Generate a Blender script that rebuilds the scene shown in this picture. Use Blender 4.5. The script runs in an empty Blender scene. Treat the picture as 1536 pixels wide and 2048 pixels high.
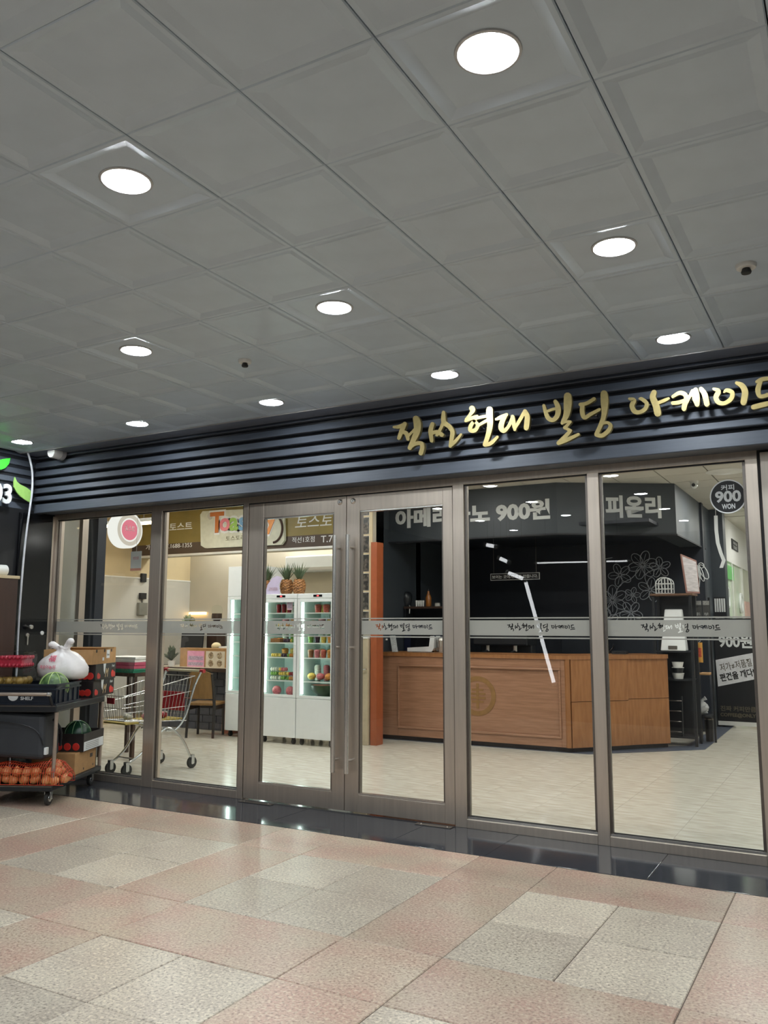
import bpy, math, random
import numpy as np
from mathutils import Vector, Matrix

# ------------------------------------------------------------------ camera, world, exposure
SC = bpy.context.scene
COL = SC.collection
random.seed(7)
FPX, YAW, PITCH, ROLL = 1680.5, 0.51252, 0.13592, 0.00181
FW = Vector((-math.sin(YAW) * math.cos(PITCH), math.cos(YAW) * math.cos(PITCH), math.sin(PITCH)))
_r = FW.cross(Vector((0, 0, 1))).normalized()
_u = _r.cross(FW)
RT = _r * math.cos(ROLL) + _u * math.sin(ROLL)
UP = _u * math.cos(ROLL) - _r * math.sin(ROLL)
EYE = Vector((0, 0, 1.5))
cam_d = bpy.data.cameras.new('camera')
cam_d.sensor_fit = 'VERTICAL'
cam_d.sensor_height = 36.0
cam_d.lens = FPX * 36.0 / 2048.0
cam_d.clip_start = 0.05
cam = bpy.data.objects.new('camera', cam_d)
COL.objects.link(cam)
cam.matrix_world = Matrix(((RT.x, UP.x, -FW.x, EYE.x), (RT.y, UP.y, -FW.y, EYE.y), (RT.z, UP.z, -FW.z, EYE.z), (0, 0, 0, 1)))
SC.camera = cam

wd = bpy.data.worlds.new('night')
SC.world = wd
wd.use_nodes = True
wd.node_tree.nodes['Background'].inputs[0].default_value = (0.55, 0.6, 0.7, 1)
wd.node_tree.nodes['Background'].inputs[1].default_value = 0.03
SC.view_settings.view_transform = 'Standard'
SC.view_settings.look = 'None'
SC.view_settings.exposure = 0.65
SC.view_settings.gamma = 1.0
SC.view_settings.use_curve_mapping = False
SC.cycles.use_denoising = True
SC.cycles.max_bounces = 7
SC.cycles.diffuse_bounces = 4
SC.cycles.glossy_bounces = 3
SC.cycles.transparent_max_bounces = 16
SC.cycles.use_adaptive_sampling = True
SC.cycles.adaptive_threshold = 0.06
SC.cycles.sample_clamp_indirect = 6.0
SC.cycles.caustics_reflective = False
SC.cycles.caustics_refractive = False

LAMP_OUT = 95.0      # emission of the downlights outside
LAMP_IN = 122.0       # emission of the downlights and panels inside
YG = 6.05            # front face of the shopfront frame
HC = 3.28            # ceiling outside
HI = 3.36            # ceiling inside
FY = 5.80            # front of the louvred fascia
LX = -7.47           # wall on the left
PI = math.pi


def ray(px, py):
    return RT * (px - 768) - UP * (py - 1024) + FW * FPX


def at(px, py, Y):
    d = ray(px, py)
    return EYE + d * (Y / d.y)


def atx(px, py, X):
    d = ray(px, py)
    return EYE + d * (X / d.x)


def atz(px, py, Z):
    d = ray(px, py)
    return EYE + d * ((Z - 1.5) / d.z)


# ------------------------------------------------------------------ materials
def lin(c):
    c = c / 255.0
    return c / 12.92 if c <= 0.04045 else ((c + 0.055) / 1.055) ** 2.4


def S(r, g, b):
    return (lin(r), lin(g), lin(b), 1.0)


MATS = {}


def pm(name, col, rough=0.5, metal=0.0, var=0.06, scale=14.0, bump=0.0, stretch=(1, 1, 1), spec=0.5, detail=4.0, col2=None, lo=0.35, hi=0.65, coat=0.0):
    """principled surface with a noise-driven variation of its colour"""
    if name in MATS:
        return MATS[name]
    m = bpy.data.materials.new(name)
    m.use_nodes = True
    nt = m.node_tree
    b = nt.nodes['Principled BSDF']
    b.inputs['Roughness'].default_value = rough
    b.inputs['Metallic'].default_value = metal
    b.inputs['Specular IOR Level'].default_value = spec
    b.inputs['Coat Weight'].default_value = coat
    tc = nt.nodes.new('ShaderNodeTexCoord')
    mp = nt.nodes.new('ShaderNodeMapping')
    mp.inputs['Scale'].default_value = stretch
    nz = nt.nodes.new('ShaderNodeTexNoise')
    nz.inputs['Scale'].default_value = scale
    nz.inputs['Detail'].default_value = detail
    nt.links.new(tc.outputs['Object'], mp.inputs[0])
    nt.links.new(mp.outputs[0], nz.inputs['Vector'])
    cr = nt.nodes.new('ShaderNodeValToRGB')
    cr.color_ramp.elements[0].position = lo
    cr.color_ramp.elements[1].position = hi
    c2 = col2 if col2 else tuple(min(1, c * (1 + var)) for c in col[:3]) + (1,)
    c1 = col if col2 else tuple(c * (1 - var) for c in col[:3]) + (1,)
    cr.color_ramp.elements[0].color = c1
    cr.color_ramp.elements[1].color = c2
    nt.links.new(nz.outputs['Fac'], cr.inputs[0])
    nt.links.new(cr.outputs[0], b.inputs['Base Color'])
    if bump:
        bp = nt.nodes.new('ShaderNodeBump')
        bp.inputs['Strength'].default_value = bump
        bp.inputs['Distance'].default_value = 0.01
        nt.links.new(nz.outputs['Fac'], bp.inputs['Height'])
        nt.links.new(bp.outputs[0], b.inputs['Normal'])
    MATS[name] = m
    return m


def em(name, col, strength):
    if name in MATS:
        return MATS[name]
    m = bpy.data.materials.new(name)
    m.use_nodes = True
    nt = m.node_tree
    nt.nodes.clear()
    e = nt.nodes.new('ShaderNodeEmission')
    e.inputs[0].default_value = col
    e.inputs[1].default_value = strength
    o = nt.nodes.new('ShaderNodeOutputMaterial')
    nt.links.new(e.outputs[0], o.inputs[0])
    MATS[name] = m
    return m


def glass_mat(name, tint=(0.97, 0.985, 0.975, 1), ior=1.58, rough=0.0, film=None, keep=0.0):
    """clear sheet: see-through plus a Fresnel reflection; film adds a whitish coating"""
    if name in MATS:
        return MATS[name]
    m = bpy.data.materials.new(name)
    m.use_nodes = True
    nt = m.node_tree
    nt.nodes.clear()
    o = nt.nodes.new('ShaderNodeOutputMaterial')
    t = nt.nodes.new('ShaderNodeBsdfTransparent')
    t.inputs[0].default_value = tint
    g = nt.nodes.new('ShaderNodeBsdfGlossy')
    g.inputs['Roughness'].default_value = rough
    fr = nt.nodes.new('ShaderNodeFresnel')
    fr.inputs[0].default_value = ior
    # the pane is a thin solid: the reflection is the same seen from either side of each face
    gm = nt.nodes.new('ShaderNodeNewGeometry')
    mul = nt.nodes.new('ShaderNodeMath')
    mul.operation = 'SUBTRACT'
    mul.inputs[0].default_value = 1.0
    nt.links.new(gm.outputs['Backfacing'], mul.inputs[1])
    ml2 = nt.nodes.new('ShaderNodeMath')
    ml2.operation = 'MULTIPLY'
    nt.links.new(fr.outputs[0], ml2.inputs[0])
    nt.links.new(mul.outputs[0], ml2.inputs[1])
    mx = nt.nodes.new('ShaderNodeMixShader')
    nt.links.new(ml2.outputs[0], mx.inputs[0])
    last = t
    if film:
        d = nt.nodes.new('ShaderNodeBsdfDiffuse')
        d.inputs[0].default_value = film
        tr = nt.nodes.new('ShaderNodeBsdfTranslucent')
        tr.inputs[0].default_value = film
        m2 = nt.nodes.new('ShaderNodeMixShader')
        m2.inputs[0].default_value = 0.45
        nt.links.new(d.outputs[0], m2.inputs[1])
        nt.links.new(tr.outputs[0], m2.inputs[2])
        m3 = nt.nodes.new('ShaderNodeMixShader')
        m3.inputs[0].default_value = 1 - keep
        nt.links.new(t.outputs[0], m3.inputs[1])
        nt.links.new(m2.outputs[0], m3.inputs[2])
        last = m3
    nt.links.new(last.outputs[0], mx.inputs[1])
    nt.links.new(g.outputs[0], mx.inputs[2])
    nt.links.new(mx.outputs[0], o.inputs[0])
    MATS[name] = m
    return m


def granite(name, base, dark, light, rough=0.35):
    if name in MATS:
        return MATS[name]
    m = bpy.data.materials.new(name)
    m.use_nodes = True
    nt = m.node_tree
    b = nt.nodes['Principled BSDF']
    b.inputs['Roughness'].default_value = rough
    tc = nt.nodes.new('ShaderNodeTexCoord')
    oi = nt.nodes.new('ShaderNodeObjectInfo')
    add = nt.nodes.new('ShaderNodeVectorMath')
    add.operation = 'ADD'
    mulr = nt.nodes.new('ShaderNodeVectorMath')
    mulr.operation = 'SCALE'
    mulr.inputs['Scale'].default_value = 40
    cmb = nt.nodes.new('ShaderNodeCombineXYZ')
    nt.links.new(oi.outputs['Random'], cmb.inputs[0])
    nt.links.new(oi.outputs['Random'], cmb.inputs[1])
    nt.links.new(cmb.outputs[0], mulr.inputs[0])
    nt.links.new(tc.outputs['Object'], add.inputs[0])
    nt.links.new(mulr.outputs[0], add.inputs[1])

    def noise(sc, det):
        n = nt.nodes.new('ShaderNodeTexNoise')
        n.inputs['Scale'].default_value = sc
        n.inputs['Detail'].default_value = det
        nt.links.new(add.outputs[0], n.inputs['Vector'])
        return n

    def ramp(n, p0, p1, c0, c1):
        r = nt.nodes.new('ShaderNodeValToRGB')
        r.color_ramp.elements[0].position = p0
        r.color_ramp.elements[1].position = p1
        r.color_ramp.elements[0].color = c0
        r.color_ramp.elements[1].color = c1
        nt.links.new(n.outputs['Fac'], r.inputs[0])
        return r
    big = ramp(noise(2.6, 3), 0.38, 0.62, base, light)
    sp = ramp(noise(78, 2), 0.48, 0.68, (0, 0, 0, 1), (1, 1, 1, 1))
    sp2 = ramp(noise(60, 2), 0.5, 0.7, (0, 0, 0, 1), (1, 1, 1, 1))
    m1 = nt.nodes.new('ShaderNodeMixRGB')
    nt.links.new(sp.outputs[0], m1.inputs[0])
    nt.links.new(big.outputs[0], m1.inputs[1])
    m1.inputs[2].default_value = dark
    m2 = nt.nodes.new('ShaderNodeMixRGB')
    nt.links.new(sp2.outputs[0], m2.inputs[0])
    nt.links.new(m1.outputs[0], m2.inputs[1])
    m2.inputs[2].default_value = tuple(min(1, c * 1.25) for c in light[:3]) + (1,)
    hsv = nt.nodes.new('ShaderNodeHueSaturation')
    mr = nt.nodes.new('ShaderNodeMapRange')
    mr.inputs[3].default_value = 0.9
    mr.inputs[4].default_value = 1.1
    nt.links.new(oi.outputs['Random'], mr.inputs[0])
    nt.links.new(mr.outputs[0], hsv.inputs['Value'])
    nt.links.new(m2.outputs[0], hsv.inputs['Color'])
    nt.links.new(hsv.outputs[0], b.inputs['Base Color'])
    MATS[name] = m
    return m


M_PINK = granite('pink_granite', S(180, 148, 132), S(136, 112, 98), S(180, 165, 145), 0.3)
M_GREY = granite('grey_granite', S(176, 164, 148), S(132, 122, 110), S(192, 182, 164), 0.3)
M_BLACKSTONE = pm('black_polished_granite', S(58, 60, 65), 0.1, 0, 0.25, 120, detail=2)
M_JOINT = pm('joint_mortar', S(92, 80, 72), 0.9)
M_INFLOOR = pm('cream_vinyl_tile', S(190, 184, 168), 0.2, 0, 0.05, 5.0, stretch=(1, 3.5, 1), col2=S(220, 216, 204), lo=0.3, hi=0.7, detail=6)
M_INJOINT = pm('vinyl_seam', S(140, 134, 120), 0.6)
M_CEIL = pm('grey_metal_ceiling', S(192, 206, 218), 0.32, 0, 0.03, 6, spec=0.6)
M_CEILGAP = pm('ceiling_gap', S(70, 72, 75), 0.7)
M_SLATE = pm('slate_painted_metal', S(72, 78, 88), 0.55, 0.1, 0.06, 9, stretch=(0.3, 6, 6))
M_SLATED = pm('slate_recess', S(26, 28, 34), 0.55, 0, 0.05)
M_SS = pm('brushed_stainless', S(200, 188, 174), 0.33, 0.75, 0.05, 40, stretch=(1, 1, 0.06))
M_SSD = pm('stainless_edge', S(120, 114, 108), 0.35, 0.9, 0.05, 40)
M_CHROME = pm('chrome', S(210, 206, 200), 0.22, 0.85, 0.02)
M_GASKET = pm('black_gasket', S(28, 28, 28), 0.6)
M_GLASS = glass_mat('shop_glass')
M_GLASSF = glass_mat('fridge_glass', (0.97, 0.99, 0.98, 1), 1.25)
M_FILM = glass_mat('frosted_film', film=(0.5, 0.5, 0.47, 1), keep=0.2, ior=1.1)
M_GOLD = pm('brushed_gold', S(190, 173, 120), 0.47, 1.0, 0.06, 30)
M_WHITE = pm('white_paint', S(226, 226, 222), 0.45, 0, 0.02)
M_WHITEG = pm('white_enamel', S(228, 232, 232), 0.22, 0, 0.015)
M_BLACK = pm('matt_black', S(24, 25, 28), 0.5, 0, 0.1)
M_BLACKG = pm('gloss_black', S(16, 17, 20), 0.12, 0, 0.1)
M_BLACKP = pm('black_plastic', S(26, 29, 33), 0.38, 0, 0.1)
M_LAMP = em('lamp_diffuser', (0.9, 0.96, 1.0, 1), LAMP_OUT)
M_LAMPI = em('lamp_diffuser_inside', (1.0, 0.985, 0.95, 1), LAMP_IN)
M_RING = pm('lamp_ring', S(190, 190, 190), 0.35, 0.3, 0.02)
M_NAVY = pm('navy_paint', S(30, 36, 46), 0.5, 0, 0.06)
M_CHAR = pm('charcoal_paint', S(58, 64, 70), 0.42, 0, 0.05, 5)
M_CREAM = pm('cream_wall', S(196, 188, 170), 0.55, 0, 0.03, 4)
M_GREYWALL = pm('pale_grey_wall', S(190, 188, 180), 0.4, 0, 0.03, 3)
M_BEIGE = pm('beige_panel', S(204, 186, 150), 0.45, 0, 0.04, 5)
M_WOOD = pm('warm_wood', S(146, 106, 80), 0.38, 0, 0.1, 6, stretch=(0.6, 8, 8), col2=S(164, 122, 96))
M_WOODD = pm('orange_wood', S(142, 94, 54), 0.42, 0, 0.1, 5, stretch=(6, 6, 0.8), col2=S(158, 108, 66))
M_CARD = pm('cardboard', S(178, 138, 92), 0.75, 0, 0.07, 18)
M_DWOOD = pm('dark_wood', S(62, 44, 34), 0.5, 0, 0.12, 8)
M_STEEL = pm('galvanised_wire', S(190, 192, 192), 0.25, 0.9, 0.03)
M_RUBBER = pm('dark_rubber', S(44, 44, 42), 0.7, 0, 0.08)
M_RED = pm('red_plastic', S(170, 34, 48), 0.4, 0, 0.05)
M_GREEN = pm('melon_rind', S(40, 74, 46), 0.35, 0, 0.3, 16, col2=S(86, 124, 72))
M_PRINTW = pm('white_print', S(225, 228, 228), 0.5, 0, 0.01)
M_PRINTK = pm('black_print', S(22, 22, 24), 0.5, 0, 0.01)


# ------------------------------------------------------------------ mesh building
class MB:
    def __init__(s):
        s.v, s.f, s.m = [], [], []

    def add(s, vs, fs, m=0):
        o = len(s.v)
        s.v.extend([tuple(v) for v in vs])
        for f in fs:
            s.f.append(tuple(i + o for i in f))
            s.m.append(m)
        return s

    def box(s, x0, x1, y0, y1, z0, z1, m=0):
        vs = [(x, y, z) for z in (z0, z1) for y in (y0, y1) for x in (x0, x1)]
        return s.add(vs, [(0, 2, 3, 1), (4, 5, 7, 6), (0, 1, 5, 4), (2, 6, 7, 3), (0, 4, 6, 2), (1, 3, 7, 5)], m)

    def hexa(s, p, m=0):
        """p: 8 corners, bottom ring 0..3 then top ring 4..7 (counter-clockwise from above)"""
        return s.add(p, [(3, 2, 1, 0), (4, 5, 6, 7), (0, 1, 5, 4), (1, 2, 6, 5), (2, 3, 7, 6), (3, 0, 4, 7)], m)

    def prism(s, pts, d0, d1, m=0, axis='y'):
        """2-D outline (a, b) extruded from d0 to d1: axis y -> (a, d, b), z -> (a, b, d), x -> (d, a, b)"""
        n = len(pts)

        def P(a, b, d):
            return {'y': (a, d, b), 'z': (a, b, d), 'x': (d, a, b)}[axis]
        vs = [P(a, b, d0) for a, b in pts] + [P(a, b, d1) for a, b in pts]
        fs = [tuple(range(n)), tuple(range(2 * n - 1, n - 1, -1))]
        fs += [(i, (i + 1) % n + 0, (i + 1) % n + n, i + n) for i in range(n)]
        return s.add(vs, fs, m)

    def tube(s, pts, r, n=8, m=0, closed=False):
        pts = [Vector(p) for p in pts]
        k = len(pts)
        rs = r if isinstance(r, (list, tuple)) else [r] * k
        vs, fs = [], []
        prev = None
        for i, p in enumerate(pts):
            if closed:
                t = pts[(i + 1) % k] - pts[i - 1]
            else:
                t = pts[min(i + 1, k - 1)] - pts[max(i - 1, 0)]
            t.normalize()
            if prev is None:
                a = Vector((0, 0, 1)) if abs(t.z) < 0.9 else Vector((1, 0, 0))
                u = t.cross(a).normalized()
            else:
                u = (prev - t * prev.dot(t)).normalized()
            prev = u
            w = t.cross(u)
            for j in range(n):
                g = 2 * PI * j / n
                vs.append(p + (u * math.cos(g) + w * math.sin(g)) * rs[i])
        rng = k if closed else k - 1
        for i in range(rng):
            for j in range(n):
                a, b = i * n + j, i * n + (j + 1) % n
                c, d = ((i + 1) % k) * n + (j + 1) % n, ((i + 1) % k) * n + j
                fs.append((a, b, c, d))
        if not closed:
            fs.append(tuple(range(n - 1, -1, -1)))
            fs.append(tuple((k - 1) * n + j for j in range(n)))
        return s.add(vs, fs, m)

    def lathe(s, prof, n=24, c=(0, 0, 0), m=0, axis='z', sx=1.0, sy=1.0, caps=True):
        vs, fs = [], []
        for r, z in prof:
            for j in range(n):
                g = 2 * PI * j / n
                p = (r * math.cos(g) * sx, r * math.sin(g) * sy, z)
                if axis == 'y':
                    p = (p[0], p[2], p[1])
                elif axis == 'x':
                    p = (p[2], p[0], p[1])
                vs.append((p[0] + c[0], p[1] + c[1], p[2] + c[2]))
        k = len(prof)
        for i in range(k - 1):
            for j in range(n):
                q = (i * n + j, i * n + (j + 1) % n, (i + 1) * n + (j + 1) % n, (i + 1) * n + j)
                fs.append(q[::-1] if axis == 'y' else q)
        a, b = tuple(range(n - 1, -1, -1)), tuple((k - 1) * n + j for j in range(n))
        if caps:
            fs += [a[::-1], b[::-1]] if axis == 'y' else [a, b]
        return s.add(vs, fs, m)

    def ball(s, c, rx, ry=None, rz=None, nu=14, nv=9, m=0):
        ry, rz = ry or rx, rz or rx
        prof = [(max(1e-4, math.sin(PI * i / nv)), -math.cos(PI * i / nv)) for i in range(nv + 1)]
        vs, fs = [], []
        for r, z in prof:
            for j in range(nu):
                g = 2 * PI * j / nu
                vs.append((c[0] + r * math.cos(g) * rx, c[1] + r * math.sin(g) * ry, c[2] + z * rz))
        for i in range(nv):
            for j in range(nu):
                fs.append((i * nu + j, i * nu + (j + 1) % nu, (i + 1) * nu + (j + 1) % nu, (i + 1) * nu + j))
        return s.add(vs, fs, m)

    def build(s, name, mats, parent=None, smooth=False, bevel=0.0, seg=2):
        me = bpy.data.meshes.new(name)
        me.from_pydata(s.v, [], s.f)
        for m in (mats if isinstance(mats, (list, tuple)) else [mats]):
            me.materials.append(m)
        for i, p in enumerate(me.polygons):
            p.material_index = s.m[i]
            p.use_smooth = bool(smooth)
        me.update()
        o = bpy.data.objects.new(name, me)
        COL.objects.link(o)
        if parent:
            o.parent = parent
        if smooth and not smooth == 'all':
            try:
                me.set_sharp_from_angle(angle=math.radians(38))
            except Exception:
                pass
        if bevel:
            b = o.modifiers.new('edge', 'BEVEL')
            b.width = bevel
            b.segments = seg
            b.limit_method = 'ANGLE'
        return o


def tag(o, label=None, cat=None, group=None, kind=None):
    if label:
        o['label'] = label
    if cat:
        o['category'] = cat
    if group:
        o['group'] = group
    if kind:
        o['kind'] = kind
    return o


def thing(name, label, cat, loc=(0, 0, 0), rotz=0.0, group=None, kind=None):
    o = bpy.data.objects.new(name, None)
    o.empty_display_size = 0.05
    COL.objects.link(o)
    o.location = loc
    o.rotation_euler = (0, 0, rotz)
    return tag(o, label, cat, group, kind)


def struct(name, label, cat, loc=(0, 0, 0), rotz=0.0):
    return thing(name, label, cat, loc, rotz, kind='structure')


def box(name, x0, x1, y0, y1, z0, z1, mat, parent=None, bevel=0.0):
    return MB().box(x0, x1, y0, y1, z0, z1).build(name, mat, parent, bevel=bevel)


def dup(o, loc=None, rotz=None, parent=None, label=None, group=None):
    c = o.copy()
    COL.objects.link(c)
    c.parent = parent
    if loc is not None:
        c.location = loc
    if rotz is not None:
        c.rotation_euler = (0, 0, rotz)
    if label:
        c['label'] = label
    if group:
        c['group'] = group
    for ch in o.children:
        dup(ch, parent=c)
    return c


def text_mesh(body, w=None, h=None, depth=0.002, bold=0.0, slant=0.0):
    """letters in the x-z plane facing -y, centred on the origin; w/h in metres"""
    cu = bpy.data.curves.new('txt', 'FONT')
    cu.body = body
    cu.align_x = 'CENTER'
    cu.offset = bold
    cu.resolution_u = 3
    cu.shear = slant
    o = bpy.data.objects.new('txt', cu)
    me = bpy.data.meshes.new_from_object(o)
    vs = [v.co.copy() for v in me.vertices]
    fs = [tuple(p.vertices) for p in me.polygons]
    bpy.data.objects.remove(o)
    bpy.data.curves.remove(cu)
    bpy.data.meshes.remove(me)
    if not vs:
        return MB()
    x0, x1 = min(v.x for v in vs), max(v.x for v in vs)
    y0, y1 = min(v.y for v in vs), max(v.y for v in vs)
    sx = (w / (x1 - x0)) if w else None
    sy = (h / (y1 - y0)) if h else None
    sx = sx or sy
    sy = sy or sx
    cx, cy = (x0 + x1) / 2, (y0 + y1) / 2
    mb = MB()
    mb.add([((v.x - cx) * sx, -depth, (v.y - cy) * sy) for v in vs], fs)
    # skirt so that the letters have thickness
    from collections import Counter
    ed = Counter()
    for f in fs:
        for i in range(len(f)):
            ed[tuple(sorted((f[i], f[(i + 1) % len(f)])))] += 1
    k = len(vs)
    o0 = len(mb.v)
    mb.v.extend([((v.x - cx) * sx, 0.0, (v.y - cy) * sy) for v in vs])
    for (a, b), c in ed.items():
        if c == 1:
            mb.f.append((a, b, b + o0, a + o0))
            mb.m.append(0)
    return mb


def text(name, body, mat, parent, loc, w=None, h=None, rotz=0.0, depth=0.002, bold=0.0, tilt=0.0, slant=0.0):
    o = text_mesh(body, w, h, depth, bold, slant).build(name, mat, parent)
    o.location = loc
    o.rotation_euler = (0, tilt, rotz)
    return o


def smooth_path(pts, k=5):
    """Catmull-Rom through (x, y, w) points"""
    P = [np.array(p, float) for p in pts]
    if len(P) < 3:
        return [tuple(P[0] + (P[1] - P[0]) * t / k) for t in range(k + 1)]
    out = []
    for i in range(len(P) - 1):
        p0, p1, p2, p3 = P[max(i - 1, 0)], P[i], P[i + 1], P[min(i + 2, len(P) - 1)]
        for j in range(k):
            t = j / k
            out.append(0.5 * ((2 * p1) + (-p0 + p2) * t + (2 * p0 - 5 * p1 + 4 * p2 - p3) * t * t + (-p0 + 3 * p1 - 3 * p2 + p3) * t ** 3))
    out.append(P[-1])
    return [tuple(p) for p in out]


def brush(pts):
    """outline of a round-ended brush stroke: left side then right side, (x, y) pairs"""
    P = smooth_path(pts)
    n = len(P)
    L, Rr = [], []
    for i, (x, y, w) in enumerate(P):
        a, b = P[max(i - 1, 0)], P[min(i + 1, n - 1)]
        dx, dy = b[0] - a[0], b[1] - a[1]
        l = math.hypot(dx, dy) or 1
        nx, ny = -dy / l, dx / l
        L.append((x + nx * w / 2, y + ny * w / 2))
        Rr.append((x - nx * w / 2, y - ny * w / 2))
    x, y, w = P[0]
    dx, dy = P[1][0] - x, P[1][1] - y
    l = math.hypot(dx, dy) or 1
    ex, ey = dx / l, dy / l
    cap0 = [(x - ex * w / 2 * math.sin(g) + (-ey) * w / 2 * math.cos(g) * 1.0, y - ey * w / 2 * math.sin(g) + ex * w / 2 * math.cos(g)) for g in (PI * 0.8, PI * 0.6, PI * 0.4, PI * 0.2)]
    x, y, w = P[-1]
    dx, dy = x - P[-2][0], y - P[-2][1]
    l = math.hypot(dx, dy) or 1
    ex, ey = dx / l, dy / l
    cap1 = [(x + ex * w / 2 * math.sin(g) + (-ey) * w / 2 * math.cos(g), y + ey * w / 2 * math.sin(g) + ex * w / 2 * math.cos(g)) for g in (PI * 0.2, PI * 0.4, PI * 0.6, PI * 0.8)]
    return L, cap1, Rr[::-1], cap0


def stroke_solid(mb, pts, conv, d0, d1, m=0):
    """brush stroke given in flat coordinates, conv(x, y) -> (a, b) in the x-z plane, between y=d0 and y=d1"""
    L, c1, Rr, c0 = brush(pts)
    ring = [conv(*p) for p in L + c1 + Rr + c0]
    n, k = len(ring), len(L)
    vs = [(a, d0, b) for a, b in ring] + [(a, d1, b) for a, b in ring]
    fs = []
    # front and back as strips
    ri = lambda i: k + len(c1) + (k - 1 - i)
    for i in range(k - 1):
        q = (i, ri(i), ri(i + 1), i + 1)
        fs.append(q)
        fs.append(tuple(j + n for j in q[::-1]))
    cap_end = tuple([k - 1] + [ri(k - 1)] + [k + len(c1) - 1 - j for j in range(len(c1))])
    fs.append(cap_end)
    fs.append(tuple(j + n for j in cap_end[::-1]))
    b0 = 2 * k + len(c1)
    cap_st = tuple([ri(0), 0] + [b0 + len(c0) - 1 - j for j in range(len(c0))])
    fs.append(cap_st)
    fs.append(tuple(j + n for j in cap_st[::-1]))
    for i in range(n):
        j = (i + 1) % n
        fs.append((i, j, j + n, i + n))
    mb.add(vs, fs, m)


# ------------------------------------------------------------------ floor outside
floor = struct('floor', 'paved arcade floor of pink bands around square grey granite slabs', 'floor')
box('mortar_bed', -9.0, 3.4, -4.2, 5.40, -0.12, -0.004, M_JOINT, floor)
TW, TD, X0, Y0 = 0.5245, 0.5625, -0.722, 5.385
_tc = {}


def slab(w, d, mat):
    key = (w, d, mat.name)
    if key not in _tc:
        g = 0.0022
        a, b, e = w / 2 - g, d / 2 - g, 0.0035
        mb = MB()
        mb.add([(-a, -b, -0.03), (a, -b, -0.03), (a, b, -0.03), (-a, b, -0.03), (-a, -b, -e), (a, -b, -e), (a, b, -e), (-a, b, -e),
                (-a + e, -b + e, 0), (a - e, -b + e, 0), (a - e, b - e, 0), (-a + e, b - e, 0)],
               [(0, 1, 5, 4), (1, 2, 6, 5), (2, 3, 7, 6), (3, 0, 4, 7), (4, 5, 9, 8), (5, 6, 10, 9), (6, 7, 11, 10), (7, 4, 8, 11), (8, 9, 10, 11)])
        o = mb.build('floor_tile', mat, floor)
        _tc[key] = o
        return o
    o = _tc[key].copy()
    COL.objects.link(o)
    o.parent = floor
    return o


for ix in range(-5, 5):
    for iy in range(0, 4):
        bx = X0 - ix * 3 * TW          # right edge of a period
        by = Y0 - iy * 3 * TD          # far edge of a period
        if bx - 3 * TW > 2.6 or bx < -7.9:
            continue
        # far band row: double slab over the grey block, single at the crossing
        items = [(bx - TW, by - TD / 2, 2 * TW, TD, M_PINK), (bx - 2.5 * TW, by - TD / 2, TW, TD, M_PINK),
                 (bx - 2.5 * TW, by - 2 * TD, TW, 2 * TD, M_PINK)]
        for i in range(2):
            for j in range(2):
                items.append((bx - TW * (i + 0.5), by - TD * (j + 1.5), TW, TD, M_GREY))
        for x, y, w, d, mt in items:
            if x - w / 2 < LX:
                continue
            o = slab(w, d, mt)
            o.location = (x, y, random.uniform(-0.0008, 0.0008))
threshold = struct('trim_1', 'polished black granite strip along the foot of the shopfront', 'threshold')
box('bed', -7.5, 3.4, 5.385, 6.25, -0.12, -0.004, M_JOINT, threshold)
xs = [-7.47, -6.33, -5.19, -4.1, -3.0, -2.27, -1.22, -0.1, 1.0, 2.1, 3.3]
for a, b in zip(xs[:-1], xs[1:]):
    box('floor_tile', a + 0.002, b - 0.002, 5.389, 6.22, -0.03, 0.0005, M_BLACKSTONE, threshold, bevel=0.001)

# ------------------------------------------------------------------ ceiling outside
ceil = struct('ceiling', 'grey metal panel ceiling over the arcade walk', 'ceiling')
box('void_board', -9.0, 3.4, -4.2, 6.1, HC + 0.03, HC + 0.1, M_CEILGAP, ceil)
gx = [-0.651 + 0.5257 * n for n in range(7, 0, -1)] + [-0.651 - 0.5257 * n for n in range(0, 5)]
while gx[-1] > -7.6:
    gx.append(gx[-1] - 0.5165)
gy = [2.027 + 0.5235 * n for n in range(-5, 7)] + [5.612]
_pc = {}


def pan(w, d):
    key = (round(w, 3), round(d, 3))
    if key in _pc:
        o = _pc[key].copy()
        COL.objects.link(o)
        o.parent = ceil
        return o
    a, b = w / 2 - 0.0022, d / 2 - 0.0006
    rings = [(0, 0.03), (0, 0.004), (0.004, 0.0), (0.022, 0.0), (0.064, 0.011)]
    vs = []
    for ins, z in rings:
        vs += [(-a + ins, -b + ins, z), (a - ins, -b + ins, z), (a - ins, b - ins, z), (-a + ins, b - ins, z)]
    fs = []
    for i in range(len(rings) - 1):
        for j in range(4):
            fs.append((i * 4 + j, i * 4 + (j + 1) % 4, (i + 1) * 4 + (j + 1) % 4, (i + 1) * 4 + j)[::-1])
    k = 4 * (len(rings) - 1)
    fs.append((k + 3, k + 2, k + 1, k))
    o = MB().add(vs, fs).build('ceiling_panel', M_CEIL, ceil)
    _pc[key] = o
    return o


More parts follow.
